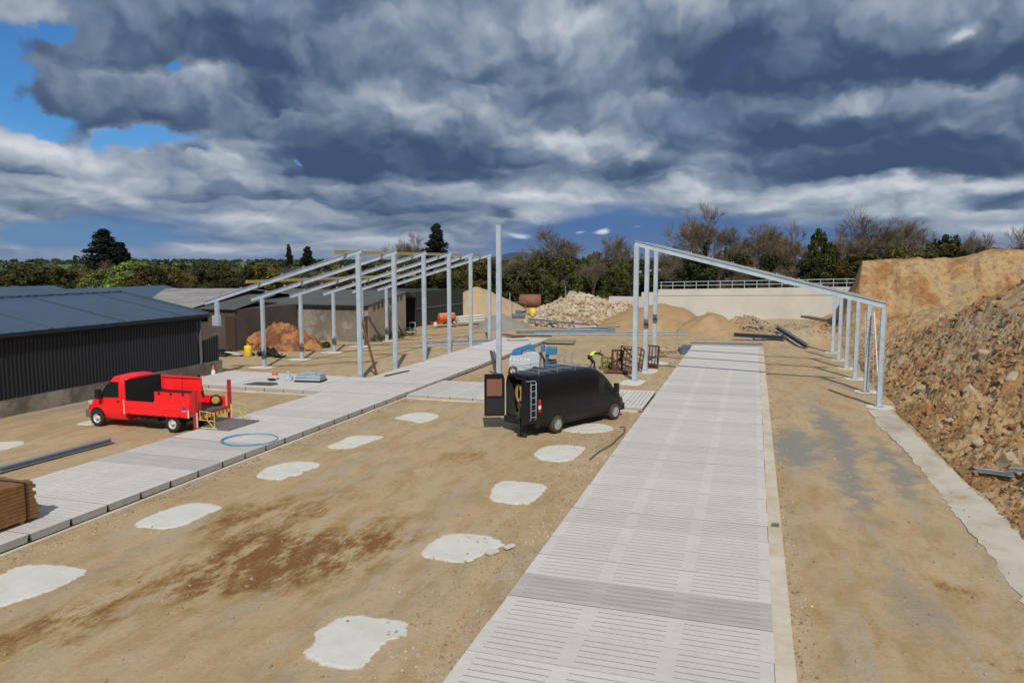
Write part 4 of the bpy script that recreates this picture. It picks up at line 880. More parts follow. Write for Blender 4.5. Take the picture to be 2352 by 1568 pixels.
# roof rack
rk = thing('roof_rack', None, None); rk.parent = van
for sg in (-.78, .78): mb = MB(); mb.tube([(.15, sg, 2.62), (3.5, sg, 2.62)], .012); mb.build('rack_rail', galv_dull, rk)
for q in range(6): mb = MB(); xx = .2+.65*q; mb.tube([(xx, -.80, 2.53), (xx, .80, 2.53)], .015); mb.build('crossbar', galv_dull, rk)
for sg in (-.78, .78):
    for xx in (.2, 1.3, 2.4, 3.45): mb = MB(); mb.tube([(xx, sg, 2.44), (xx, sg, 2.68)], .011); mb.build('stanchion', galv_dull, rk)
# rear doors
def vdoor(sg, ang, win):
    e = thing('rear_door', None, None, (0.0, sg*.93, 0), 0); e.parent = van; e.rotation_euler = (0, 0, ang)
    # local: closed door spans from hinge towards centre (y -> -sg)
    mb = MB(); y0, y1 = sorted((0, -sg*.90)); zs = .58; zt = 2.34
    poly = [(0, zs), (-sg*.90, zs), (-sg*.90, zt), (-sg*.12, zt-.02), (-sg*.03, zt-.5), (0, 1.3)]
    if win:
        wa, wb, wc, wd = -sg*.80, -sg*.16, 1.42, 2.15
        # frame of four bars round the window + lower panel
        M = Matrix(((0, 0, 1, 0), (1, 0, 0, 0), (0, 1, 0, 0), (0, 0, 0, 1)))
        mb.prism([(0, zs), (-sg*.90, zs), (-sg*.90, wc), (0, wc)], -.04, .02, M)
        mb.prism([(-sg*.90, wc), (wa, wc), (wa, wd), (-sg*.90, wd)], -.04, .02, M); mb.prism([(wb, wc), (0, wc), (-sg*.05, wd), (wb, wd)], -.04, .02, M)
        mb.prism([(-sg*.90, wd), (-sg*.05, wd), (-sg*.12, zt), (-sg*.90, zt)], -.04, .02, M)
        d = mb.build('door_panel', vanblk, e)
        mb = MB(); mb.box(-.02, .0, *sorted((wa, wb)), wc, wd); mb.build('window_board', brown_pl, e)
        mb = MB(); mb.box(.02, .035, *sorted((-sg*.82, -sg*.08)), .66, 1.34); mb.build('inner_trim', blkplas, e)
        mb = MB(); mb.box(.0, .06, *sorted((-sg*.05, -sg*.0)), .5, 2.2); mb.build('door_edge', mat('door_seal', (.45, .42, .38), .6), e)
    else:
        M = Matrix(((0, 0, 1, 0), (1, 0, 0, 0), (0, 1, 0, 0), (0, 0, 0, 1)))
        mb.prism(poly, -.04, .02, M); mb.build('door_panel', vanblk, e, bevel=.01)
        lad = thing('door_ladder', None, None); lad.parent = e
        for yy in (-.50, -.22):
            mb = MB(); ys_ = -sg*abs(yy); mb.tube([(-.05, ys_, .72), (-.12, ys_, .75), (-.12, ys_, 2.22), (-.05, ys_-(-sg)*-.0, 2.30)], .014); mb.build('ladder_rail', galv, lad)
        mb = MB(); mb.tube([(-.12, -sg*.22, 2.22), (-.12, -sg*.30, 2.30), (-.12, -sg*.75, 2.32)], .014); mb.build('ladder_rail', galv, lad)
        for q in range(6): mb = MB(); zz = .85+.26*q; mb.tube([(-.12, -sg*.50, zz), (-.12, -sg*.22, zz)], .012); mb.build('ladder_rung', galv, lad)
    return e
vdoor(1, radians(-128), True)
vdoor(-1, radians(88), False)
# load inside (each its own thing)
def vloc(x, y, z): return (van.location.x + x*c_ - y*s_, van.location.y + x*s_ + y*c_, z)
mb = MB()
for q in range(5):
    a0 = .05*q; mb.tube([(.02*q, .10*math.cos(t_)*(1+.1*q)+.03*q, .62+.36*math.sin(t_)) for t_ in [pi*2*i/16 for i in range(17)]], .03, 6)
mb.box(-.03, .03, -.2, -.12, .0, .98); o = mb.build('strap_coil', rope_m, label='bundle of straw-coloured straps hanging in the back of the van', cat='straps'); o.location = vloc(.22, .38, .95); o.rotation_euler = (0, 0, hd)
mb = MB(); mb.box(0, .6, -.3, .3, 0, .42); mb.box(.0, .6, -.28, .28, .42, .46); o = mb.build('tool_box', blkplas, bevel=.02, label='black box of tools on the floor of the van', cat='tool box'); o.location = vloc(.15, -.22, .62); o.rotation_euler = (0, 0, hd)
mb = MB(); mb.box(.0, .5, -.12, .12, 0, .9); mb.beam((0, -.3, .3), (0, .3, .5), .12, .12); mb.beam((0, -.35, .6), (.1, .2, 1.1), .1, .1); o = mb.build('tool_bag', mat('tan_leather', (.30, .15, .08), .8), label='tan tool bag and battens behind the straps in the van', cat='tool bag'); o.location = vloc(.5, .1, .6); o.rotation_euler = (0, 0, hd)
mb = MB(); mb.box(.0, .9, -.7, -.45, 0, 1.3); mb.box(.0, .9, .45, .78, 0, 1.1); o = mb.build('shelf_unit', mat('brown_ply', (.10, .06, .035), .8), label='brown plywood shelving inside the van', cat='shelving'); o.location = vloc(.9, 0, .6); o.rotation_euler = (0, 0, hd)

# ---- people (skin-modifier bodies)
def skinmesh(name, joints, edges, m, parent=None, sub=2):
    me = bpy.data.meshes.new(name); me.from_pydata([j[:3] for j in joints], edges, []); me.materials.append(m)
    bm = bmesh.new(); bm.from_mesh(me); bm.verts.ensure_lookup_table(); ly = bm.verts.layers.skin.verify()
    for i, j in enumerate(joints): bm.verts[i][ly].radius = (j[3], j[3]); bm.verts[i][ly].use_root = (i == 0)
    bm.to_mesh(me); bm.free()
    o = bpy.data.objects.new(name, me); C.objects.link(o)
    sk = o.modifiers.new('skin', 'SKIN'); sk.use_smooth_shade = True
    sb = o.modifiers.new('sub', 'SUBSURF'); sb.levels = sub; sb.render_levels = sub
    if parent: o.parent = parent
    return o
def person(label, loc, rz, J, legm, topm, sleeve, vest=None):
    """J: dict of joint positions in metres, facing +x"""
    e = thing('person', label, 'person', loc, rz)
    names = ['pel', 'wai', 'che', 'nec', 'hed', 'top', 'shl', 'ell', 'wrl', 'shr', 'elr', 'wrr', 'hil', 'knl', 'anl', 'tol', 'hir', 'knr', 'anr', 'tor']
    rad = dict(pel=(.14, .12), wai=(.13, .11), che=(.16, .12), nec=.055, hed=.095, top=.07, shl=.065, ell=.045, wrl=.032, shr=.065, elr=.045, wrr=.032, hil=.085, knl=.06, anl=.042, tol=.04, hir=.085, knr=.06, anr=.042, tor=.04)
    def js(ns, k_=0): return [(*J[n_], (rad[n_] if not hasattr(rad[n_], '__len__') else max(rad[n_])*.95)+k_) for n_ in ns]
    ix = {n_: i for i, n_ in enumerate(names)}
    E = [('pel', 'wai'), ('wai', 'che'), ('che', 'nec'), ('nec', 'hed'), ('hed', 'top'), ('che', 'shl'), ('shl', 'ell'), ('ell', 'wrl'), ('che', 'shr'), ('shr', 'elr'), ('elr', 'wrr'), ('pel', 'hil'), ('hil', 'knl'), ('knl', 'anl'), ('anl', 'tol'), ('pel', 'hir'), ('hir', 'knr'), ('knr', 'anr'), ('anr', 'tor')]
    skinmesh('body', js(names, -.004), [(ix[a], ix[b_]) for a, b_ in E], skin, e)
    tn = ['pel', 'hil', 'knl', 'anl', 'hir', 'knr', 'anr']; skinmesh('trousers', js(tn, .014), [(0, 1), (1, 2), (2, 3), (0, 4), (4, 5), (5, 6)], legm, e)
    wn_ = ['pel', 'wai', 'che', 'shl', 'ell', 'shr', 'elr'] + (['wrl', 'wrr'] if sleeve else [])
    ed = [(0, 1), (1, 2), (2, 3), (3, 4), (2, 5), (5, 6)] + ([(4, 7), (6, 8)] if sleeve else [])
    skinmesh('top', js(wn_, .012), ed, topm, e)
    if vest: vn = ['pel', 'wai', 'che', 'shl', 'shr']; skinmesh('hi_vis_vest', js(vn, .026), [(0, 1), (1, 2), (2, 3), (2, 4)], vest, e)
    for s_n in ('l', 'r'):
        a = Vector(J['an'+s_n]); to = Vector(J['to'+s_n]); skinmesh('boot', [(a.x, a.y, a.z+.06, .055), (a.x, a.y, a.z-.01, .058), (to.x, to.y, to.z, .045)], [(0, 1), (1, 2)], rubber, e)
        w = Vector(J['wr'+s_n]); el_ = Vector(J['el'+s_n]); d = (w-el_).normalized(); side = d.cross(Vector((0, 0, 1))); side.normalize(); upv = side.cross(d)
        pj = [(*w, .028), (*(w+d*.06), .036)]; pe = [(0, 1)]
        for f_ in range(4):
            off = side*(.030-.02*f_); b0 = w+d*.085+off; L_ = (.065, .075, .07, .055)[f_]
            k_ = len(pj); pj += [(*b0, .0095), (*(b0+d*L_*.5-upv*.008), .009), (*(b0+d*L_*.9-upv*.035), .008)]; pe += [(1, k_), (k_, k_+1), (k_+1, k_+2)]
        k_ = len(pj); pj += [(*(w+d*.04+side*.045), .012), (*(w+d*.085+side*.062-upv*.02), .010)]; pe += [(1, k_), (k_, k_+1)]
        skinmesh('hand', pj, pe, skin, e)
    h = Vector(J['hed']); tp = Vector(J['top']); ax = (tp-h).normalized(); fw = Vector((1, 0, 0)); fw = (fw-ax*fw.dot(ax)).normalized()
    skinmesh('hair', [(*(h-fw*.03+ax*.02), .085), (*(tp-fw*.01+ax*.02), .075)], [(0, 1)], mat('dark_hair', (.03, .02, .015), .8), e)
    c0 = h+fw*.10; sd_ = ax.cross(fw)
    skinmesh('nose', [(*(c0+ax*.0), .014), (*(c0+fw*.018-ax*.02), .016)], [(0, 1)], skin, e)
    mb = MB()
    for q in (-1, 1): pq = c0+sd_*.033*q+ax*.02-fw*.004; mb.lathe([(.001, -.008), (.009, 0), (.001, .008)], c=pq, n=8)
    mb.build('eyes', black_int, e)
    mb = MB(); pq = c0-ax*.045-fw*.006; mb.beam(pq-sd_*.022, pq+sd_*.022, .012, .008); mb.build('mouth', mat('lips', (.3, .1, .09), .6), e)
    return e
J1 = dict(pel=(-.10, 0, .84), wai=(.05, 0, 1.0), che=(.27, 0, 1.13), nec=(.40, 0, 1.17), hed=(.50, 0, 1.17), top=(.60, 0, 1.22), shl=(.30, .17, 1.13), ell=(.55, .20, 1.02), wrl=(.76, .15, .92), shr=(.30, -.17, 1.12), elr=(.56, -.22, 1.0), wrr=(.80, -.18, .93),
          hil=(-.12, .10, .80), knl=(.06, .14, .45), anl=(-.12, .16, .08), tol=(.05, .18, .045), hir=(-.10, -.10, .80), knr=(.20, -.14, .46), anr=(.16, -.15, .08), tor=(.32, -.17, .045))
person('person in yellow hi-vis vest and dark trousers bending towards the rusty cages', (-9.95, 48.6, gz(-10, 48.6)), radians(12), J1, trouser, trouser, True, hivis)
J2 = dict(pel=(-.02, 0, .92), wai=(.02, 0, 1.10), che=(.12, 0, 1.35), nec=(.18, 0, 1.50), hed=(.24, 0, 1.60), top=(.28, 0, 1.70), shl=(.12, .19, 1.40), ell=(.32, .24, 1.22), wrl=(.52, .18, 1.20), shr=(.12, -.19, 1.40), elr=(.32, -.24, 1.2), wrr=(.5, -.14, 1.14),
          hil=(-.02, .10, .88), knl=(.02, .12, .47), anl=(-.04, .13, .08), tol=(.12, .15, .045), hir=(-.02, -.10, .88), knr=(.03, -.12, .47), anr=(-.02, -.14, .08), tor=(.14, -.17, .045))
p2 = vloc(-.42, -.42, 0)
person('person behind the open right door of the van, only olive trouser legs and boots showing', (p2[0], p2[1], gz(p2[0], p2[1])), hd, J2, olive_cl, mat('brown_jacket', (.06, .04, .03), .9), True)

# ---- red truck: local x = forward (towards -X world), so rotate 180
tr = thing('flatbed_truck', 'red drop-side truck with a tail lift lowered onto the slatted strip', 'truck', (-24.6, 26.05, 0), pi)
# local: forward +x is world -x ; local y = -world y (near side is +y local)
# near side y=+1.05
TS = [(.42, .34, 2.12, .92), (.5, .33, 2.20, .95), (.95, .33, 2.22, .95), (1.20, .33, 2.16, .94), (1.36, .33, 2.02, .93), (1.55, .33, 1.78, .92), (1.80, .33, 1.46, .91), (1.95, .33, 1.30, .90), (2.2, .33, 1.20, .88), (2.45, .34, 1.08, .84), (2.62, .36, .90, .78), (2.66, .38, .66, .74)]
TP = [(0.0, 0.0), (.85, 0.0), (.97, .05), (1.0, .25), (1.0, .45), (.97, .60), (.92, .80), (.86, .93), (.72, .985), (0.0, 1.0)]
V, F, n = shell(TS, 0, TP); mb = MB(); mb.add(V, F, True); mb.add(V[:n], [tuple(range(n))]); mb.add(V[-n:], [tuple(range(n))]); cab = mb.build('cab', red, tr)
def tside(x, z, sgn, off):
    for a, b_ in zip(TS, TS[1:]):
        if a[0] <= x <= b_[0]:
            u = (x-a[0])/(b_[0]-a[0]); zb, zt, hw = [a[i]+(b_[i]-a[i])*u for i in (1, 2, 3)]
            return sgn*(side_w(TP[1:], hw, zb, zt, z)+off)
    return 0
_vs = vside
for sg in (-1, 1):
    vside = tside
    sidepanel('side_window', [(.74, 1.30), (1.88, 1.24), (1.72, 1.46), (1.42, 1.84), (1.30, 1.93), (.80, 1.95)], glass, sg, .008, parent=tr)
    sidepanel('wheel_arch', [(1.98+.44*cos(a), max(.335, .38+.44*sin(a))) for a in [pi*q/16-.1 for q in range(18)]], black_int, sg, .005, parent=tr)
    sidepanel('door_seam', [(.60, .45), (.612, .45), (.612, 1.95), (.60, 1.95)], black_int, sg, .004, parent=tr)
    sidepanel('door_handle', [(.70, 1.10), (.84, 1.10), (.84, 1.16), (.70, 1.16)], blkplas, sg, .02, parent=tr)
    wheel(tr, 1.98, sg*.86, .345, .21, side=sg, spokes=0)
    for dy in (0, -.24): wheel(tr, -1.98, sg*(.88+dy), .345, .21, side=sg, spokes=0)
    mb = MB(); mb.box(1.60, 1.78, *sorted((sg*.98, sg*1.20)), 1.22, 1.62); mb.tube([(1.7, sg*.9, 1.3), (1.7, sg*1.0, 1.35)], .03); mb.build('door_mirror', blkplas, tr, bevel=.03)
    mb = MB(); mb.box(2.36, 2.58, *sorted((sg*.55, sg*.80)), .86, 1.06); mb.build('headlight', mat('lamp_lens', (.45, .47, .5), .15), tr, bevel=.04)
vside = _vs
mb = MB(); mb.box(2.725, 2.735, -.26, .26, .42, .53); mb.build('number_plate', white_p, tr)
mb = MB(); mb.box(2.60, 2.70, -.45, .45, .74, .86); mb.build('grille', blkplas, tr)
mb = MB(); mb.box(2.35, 2.72, -.84, .84, .32, .66); mb.build('front_bumper', mat('grey_bumper', (.12, .13, .13), .6), tr, bevel=.06)
mb = MB(); wv_ = []
for x, z, hw in ((1.22, 2.145, .74), (1.40, 1.965, .80), (1.62, 1.69, .84), (1.86, 1.40, .86)): wv_ += [(x+.015, -hw*.9, z-.01), (x+.015, 0, z+.022), (x+.015, hw*.9, z-.01)]
mb.add(wv_, [(3*i+j, 3*i+j+1, 3*i+j+4, 3*i+j+3) for i in range(3) for j in range(2)], True); mb.build('windscreen', glass, tr)
mb = MB(); mb.box(-3.1, .42, -.42, -.30, .48, .70); mb.box(-3.1, .42, .30, .42, .48, .70); mb.box(-1.2, -.3, -.85, -.45, .35, .66); mb.box(-1.2, -.3, .45, .9, .38, .66); mb.box(-2.1, -1.86, -.8, .8, .3, .42); mb.build('chassis', blkplas, tr)
mb = MB(); mb.box(-3.15, .38, -1.04, 1.04, .72, .80); bed = mb.build('bed', mat('worn_bed', (.10, .095, .09), .8, 0, .3, 3.), tr)
mb = MB(); mb.box(-2.95, .36, 1.05, 1.08, .66, 1.22); sp_ = mb.build('drop_side', red, tr, bevel=.006)
mb = MB(); mb.box(-2.94, .35, 1.08, 1.086, .93, .945); mb.box(-2.94, .35, 1.08, 1.086, .69, .70); mb.build('panel_seam', red_dk, sp_)
for q in range(4): mb = MB(); mb.box(-2.5+.85*q, -2.44+.85*q, 1.06, 1.10, .60, .70); mb.build('side_hinge', blkplas, sp_)
mb = MB(); mb.box(.33, .37, 1.085, 1.10, .66, 1.24); mb.box(-2.93, -2.89, 1.085, 1.10, .66, 1.0); mb.build('latch_post', white_p, sp_)
mb = MB(); mb.box(-2.78, -2.62, 1.082, 1.088, 1.0, 1.12); mb.build('sticker', blue_lbl, sp_)
mb = MB(); mb.box(-2.82, -2.58, 1.082, 1.086, .92, .96); mb.build('sticker', mat('white_label', (.8, .6, .6), .6), sp_)
mb = MB(); mb.box(-3.0, .36, -1.08, -1.05, .66, 1.22); mb.build('drop_side', red, tr)
pan = mat('black_mesh_panel', (.010, .0095, .0095), .8)
mb = MB(); mb.box(.30, .38, -1.0, 1.0, .80, 2.06); mb.build('headboard', pan, tr)
for yy in (-1.0, 1.0): mb = MB(); mb.tube([(.34, yy, .8), (.34, yy, 2.14)], .028); mb.build('headboard_post', red_dk, tr)
mb = MB(); mb.box(-1.72, .30, -1.04, -.99, 1.15, 1.98); mb.build('far_side_panel', pan, tr)
mb = MB(); mb.box(-1.72, .30, -1.05, -.98, 1.98, 2.03); mb.build('panel_rail', red_dk, tr)
mb = MB(); mb.beam((-1.72, -1.0, 2.12), (-1.95, -.95, 1.25), .09, .09, up=(1, 0, 0)); mb.build('panel_stay', pan, tr)
mb = MB(); mb.box(-2.95, -1.2, .35, 1.045, .80, 1.66); bx = mb.build('tool_chest', red, tr, bevel=.01)
for q in range(3): mb = MB(); mb.box(-2.7+.6*q, -2.6+.6*q, 1.045, 1.065, 1.56, 1.66); mb.build('catch', blkplas, bx)
mb = MB(); mb.box(-3.0, -1.02, .31, .345, 1.66, 2.24); mb.box(-3.0, -1.02, .345, .42, 2.20, 2.235); mb.box(-3.0, -2.97, .345, .42, 1.70, 2.20); mb.box(-1.05, -1.02, .345, .42, 1.70, 2.20); mb.build('raised_lid', red, bx, bevel=.006)
mb = MB(); mb.box(-2.05, -2.01, .345, .37, 1.68, 2.2); mb.build('lid_rib', red_dk, bx)
mb = MB(); mb.box(-2.9, -1.25, .40, 1.0, 1.655, 1.668); mb.build('chest_contents', pan, bx)
# tail lift
tl = thing('tail_lift', None, None); tl.parent = tr
for yy in (1.06, -1.06):
    mb = MB(); mb.box(-3.30, -3.16, yy-.05, yy+.05, .05, 1.78 if yy > 0 else 1.95); mb.build('column', red_dk, tl)
    mb = MB(); mb.box(-3.32, -3.30, yy-.03, yy+.03, .3, .9); mb.build('reflector', white_p, tl)
mb = MB(); mb.box(-3.30, -3.16, -1.0, 1.0, .58, .72); mb.build('rear_beam', red_dk, tl)
mb = MB()
for q in range(8): mb.box(-3.315, -3.302, -.95+.24*q, -.83+.24*q, .58, .72)
mb.build('hazard_stripes', yel, tl)
mb = MB(); mb.box(-4.75, -3.30, -1.0, 1.0, .255, .29); mb.build('platform', mat('scuffed_platform', (.20, .185, .17), .6, .3, .2, 2.), tl)
mb = MB(); mb.box(-4.2, -3.45, .985, 1.01, .285, .32); mb.build('edge_strip', mat('yellow_green_strip', (.55, .58, .14), .5), tl)
def gate(y0, nm, m, tall=.72):
    g_ = thing('side_guard', None, None, (0, y0, 0)); g_.parent = tl
    pts = [(-3.42, 0, .95), (-4.1, 0, .88), (-4.12, 0, .32)]
    for a, b_ in (((-3.40, 0, .98), (-4.10, 0, .92)), ((-4.10, 0, .92), (-4.10, 0, .30)), ((-3.40, 0, .98), (-3.40, 0, .62)), ((-3.34, 0, .62), (-4.10, 0, .60)), ((-3.75, 0, .95), (-3.75, 0, .62)), ((-3.75, 0, .62), (-4.08, 0, .30))):
        mb = MB(); mb.tube([a, b_], .017); mb.build('guard_bar', m, g_)
gate(1.0, 'g', mat('pale_yellow_paint', (.62, .46, .12), .5))
gate(-1.0, 'g', mat('pale_yellow_paint', (.62, .46, .12), .5))
# gear on the bed
def obj_at(name, m, mbx, loc, rz=0, bevel=0, **kw): o = mbx.build(name, m, bevel=bevel, **kw); o.location = loc; o.rotation_euler = (0, 0, rz); return o
rl = thing('cable_reel', 'yellow and black cable reel on the rear of the red truck', 'cable reel', (-21.9, 26.9, 1.06), .5)
mb = MB(); mb.tube([(.22*cos(a_), .0, .22*sin(a_)) for a_ in [pi*q/10 for q in range(21)]], .035, 7, caps=False); mb.build('reel_rim', blkplas, rl)
mb = MB(); mb.lathe([(.10, -.12), (.17, -.10), (.17, .10), (.10, .12)], axis='y', n=16); mb.build('cable', mat('dull_yellow_cable', (.40, .25, .05), .7), rl)
mb = MB(); mb.tube([(-.2, .1, -.2), (-.05, .1, .1), (.05, .1, .1), (.25, .1, -.2)], .02); mb.build('stand', blkplas, rl)
mb = MB(); mb.box(-.3, .3, -.1, .1, 0, .12); mb.tube([(-.3, .12, .05), (.0, .2, .1), (.4, .1, .05)], .03); mb.box(-.1, .12, .1, .25, .0, .2)
obj_at('tool_bundle', blkplas, mb, (-23.7, 25.7, .84), .2, label='dark tools lying in the bed of the red truck', cat='tools')
mb = MB(); mb.box(-.09, .09, -.07, .07, 0, .24); mb.lathe([(.04, .24), (.03, .3)], n=8); obj_at('canister', grey_p, mb, (-23.85, 25.5, .84), .4, .01, label='pale grey canister in the truck bed by the red chest', cat='canister')
mb = MB(); mb.box(-.1, .1, -.07, .07, 0, .16); obj_at('canister', white_p, mb, (-24.4, 25.55, .84), .1, .01, label='small white box in the truck bed behind the cab', cat='box')

# ---- cone
def cone():
    r = thing('traffic_cone', 'orange and white traffic cone at the corner of the dark shed', 'traffic cone', (-31.2, 38.2, gz(-31.2, 38.2)))
    mb = MB(); mb.lathe([(.17, .03), (.135, .22)], n=16); mb.lathe([(.09, .48), (.035, .75), (.03, .76)], n=16); mb.build('cone_body', orange, r); mb = MB(); mb.lathe([(.136, .22), (.09, .48)], n=16); mb.build('white_band', white_p, r)
    mb = MB(); mb.box(-.22, .22, -.22, .22, 0, .035); mb.build('cone_base', blkplas, r); return r
cone()
mb = MB(); mb.box(-.5, .5, -.35, .35, 0, .05); obj_at('board', galv_dull, mb, (-31.6, 38.0, .0), .4, label='grey board on the ground beside the traffic cone', cat='board')
# hose rings
def ring(cx, cy, z, r0, r1, a0, a1, n=48, wob=.05, ry=1.):
    return [(cx+(r0+(r1-r0)*i/n)*cos(a0+(a1-a0)*i/n)*(1+wob*sin(3*i/n*6)), cy+ry*(r0+(r1-r0)*i/n)*sin(a0+(a1-a0)*i/n), z) for i in range(n+1)]
mb = MB(); mb.tube(ring(-18.1, 24.05, .262, 1.05, .92, radians(130), radians(130+560), 70, .04), .021, 7); obj_at('hose', hose_m, mb, (0, 0, 0), label='loop of light blue hose on the left slatted strip', cat='hose')
mb = MB(); mb.tube([(-5.35, 26.0, .03), (-5.25, 27.2, .03), (-5.0, 28.4, .03), (-4.95, 29.6, .035), (-4.85, 30.6, .05), (-4.95, 31.3, .09), (-5.2, 31.5, .04)], .022, 7); obj_at('hose', dkhose, mb, (0, 0, 0), label='dark hose trailing along the edge of the wide slatted strip', cat='hose')
# lumber stack
lb = thing('timber_stack', 'strapped stack of brown treated timber at the left edge', 'timber stack', (-18.35, 12.4, .24))
Rl = random.Random(5)
for row in range(10):
    for c in range(7):
        if row in (3, 6) and c not in (0, 3, 6) and 0: continue
        z = .10+.098*row; x = -.56+.165*c; e1 = 2.42+Rl.uniform(-.05, .07) - (.02*row); mb = MB(); mb.box(x, x+.155, -2.4+Rl.uniform(-.05, .05), e1, z, z+.086); mb.build('plank', timber_st, lb)
for yy in (-1.2, .9, 2.0): mb = MB(); mb.box(-.58, .62, yy, yy+.02, .09, 1.095); mb.build('strap', blkplas, lb)
for yy in (-1.8, 0, 1.9): mb = MB(); mb.box(-.5, .5, yy, yy+.1, 0, .098); mb.build('bearer', timber, lb)
# small items on the link strip
def bucket(loc, lab, ang=0):
    r = thing('bucket', lab, 'bucket', loc, ang); mb = MB(); mb.lathe([(.12, 0), (.16, .20)], n=18); mb.build('bucket_body', white_p, r); mb = MB(); mb.lathe([(.161, .20), (.172, .36), (.15, .362)], n=18); mb.build('bucket_rim', mat('orange_red_plastic', (.6, .10, .05), .5), r)
bucket((-26.2, 37.3, .27), 'white and orange-red bucket on the far edge of the link strip')
mb = MB(); mb.box(-.25, .25, -.18, .18, 0, .16); mb.box(-.12, .12, -.1, .1, .16, .30); mb.tube([(-.1, 0, .3), (-.05, 0, .45), (.08, 0, .42)], .04)
obj_at('site_tool', galv, mb, (-25.4, 37.4, .22), .3, .01, label='grey cutting machine between the bucket and the steel pack', cat='machine')
mb = MB(); mb.tube([(-.3, 0, .05), (.1, .1, .05), (.3, -.1, .05)], .04); mb.box(-.1, .2, -.2, 0, 0, .1); obj_at('tool_bundle', blkplas, mb, (-26.2, 37.0, .22), label='black tools at the foot of the bucket', cat='tools')
sp2 = thing('steel_pack', 'banded pack of short grey steel sections on a low pallet', 'steel pack', (-23.9, 37.4, .22), .15)
for q in range(6): mb = MB(); mb.beam((-.75, -.4+.16*q, .18), (.75, -.4+.16*q, .18), .14, .16, ibeam=True); mb.build('section', galv, sp2)
for q in range(5): mb = MB(); mb.beam((-.7, -.32+.16*q, .34), (.72, -.32+.16*q, .34), .14, .14, ibeam=True); mb.build('section', galv, sp2)
mb = MB(); mb.box(-.8, .8, -.45, .45, 0, .09); mb.build('pallet', blkplas, sp2)
mb = MB(); mb.box(-.35, .35, -.12, .12, .43, .50); mb.build('top_plate', galv, sp2)
mb = MB(); mb.prism([(-.95, -.45), (.7, -.5), (.95, -.05), (.55, .45), (-.6, .45)], 0, .02); obj_at('opening_plate', mat('dark_opening_olive', (.07, .068, .05), .55), mb, (-25.9, 35.75, .215), .1, label='dark flat plate standing in for an opening in the link strip in front of the bucket', cat='plate')  # dark plate added in place of a shaded opening in the strip
# drum
dr = thing('drum', 'yellow plastic drum in front of the orange earth heap', 'drum', (-37.2, 49.6, gz(-37.2, 49.6))); mb = MB(); mb.lathe([(.26, 0), (.3, .04), (.3, .78), (.26, .84), (.1, .86)], n=20); mb.build('drum_body', yel, dr); mb = MB(); mb.lathe([(.07, .84), (.07, .95)], n=10); mb.build('cap', yel, dr)
Rr = random.Random(8)
for lab, (x, y), (sx, sy, sz) in (('black scrap sheeting heaped left of the yellow drum', (-39.6, 49.4), (1.7, .9, .55)), ('black scrap heaped right of the yellow drum', (-35.8, 50.2), (1.5, .8, .75))):
    mb = MB()
    for q in range(60):
        xx, yy = Rr.gauss(0, sx*.45), Rr.gauss(0, sy*.4); hh = sz*max(.1, 1-abs(xx)/sx); mb.add([(v.x+xx, v.y+yy, v.z+Rr.uniform(0, hh)) for v in rockverts(.45, Rr, .5)], RF)
    obj_at('scrap_heap', blkplas, mb, (x, y, gz(x, y)), label=lab, cat='scrap heap')
mb = MB(); mb.beam((-.5, 0, .35), (.6, .1, .2), .5, .03); obj_at('board', pallet_m, mb, (-38.4, 49.2, gz(-38.4, 49.2)), label='pale board leaning on the black scrap by the drum', cat='board')
# orange bowser
bw = thing('bowser', 'orange towed tank bowser in front of the dark green shed', 'bowser', (-32.6, 78.6, 0), radians(57))
bw.scale = (.92, .82, .74)
mb = MB(); mb.lathe([(.3, -1.15), (.55, -1.05), (.6, -.9), (.6, .9), (.55, 1.05), (.3, 1.15)], c=(0, 0, 1.05), axis='x', n=20); mb.build('tank', orange, bw)
mb = MB(); mb.box(-1.4, 1.3, -.5, .5, .40, .52); mb.beam((-1.3, 0, .45), (-2.3, 0, .4), .12, .1); mb.build('frame', orange, bw)
mb = MB(); mb.box(-1.1, 1.1, -.2, .2, 1.62, 1.68); mb.build('walkway', white_p, bw)
for xx in (.0, .75):
    for yy in (-.55, .55): wheel(bw, xx, yy, .33, .22, side=1 if yy > 0 else -1, spokes=0)
mb = MB(); mb.box(-.15, .15, -.12, .12, 0, .35); obj_at('canister', white_p, mb, (-33.1, 76.6, 0), label='white container on the ground beside the orange bowser', cat='container')
# pipe bundle
pb = thing('pipe_bundle', 'bundle of pale grey pipes on the ground right of the bowser', 'pipe bundle', (-31.2, 82.0, .0), radians(62))
for zz in range(3):
    for q in range(4-zz): mb = MB(); mb.tube([(-1.9, -.45+.3*q+.15*zz, .15+.26*zz), (1.9, -.45+.3*q+.15*zz, .15+.26*zz)], .14, 10); mb.build('pipe', pallet_m, pb)
# mini digger seen from behind and yellow machine
dg = thing('mini_digger', 'small dark and yellow roller-type site machine with a tall roll bar beside the rock pile', 'site machine', (-25.4, 82.6, .0), radians(20))
mb = MB(); mb.box(-.8, .8, -.45, .45, .15, .55); mb.build('yellow_body', mat('dirty_yellow', (.45, .30, .06), .7), dg, bevel=.05)
mb = MB(); mb.box(-.75, .75, -.5, .5, .55, 1.05); mb.box(-.35, .35, -.3, .3, 1.05, 1.5); mb.build('engine_cover', darkgalv, dg, bevel=.05)
for sx in (-.75, .75): mb = MB(); mb.tube([(sx, .3, .9), (sx, .3, 2.35)], .035); mb.build('roll_bar', darkgalv, dg)
mb = MB(); mb.tube([(-.75, .3, 2.35), (.75, .3, 2.35)], .035); mb.build('roll_bar', darkgalv, dg)
for sx in (-.55, .55): mb = MB(); mb.lathe([(.32, -.2), (.32, .2)], c=(sx, -.1, .32), axis='x', n=16); mb.build('roller', rubber, dg)
yb = thing('cement_mixer', 'bright yellow cement mixer beside the small site machine', 'cement mixer', (-24.1, 83.9, .0), .6)
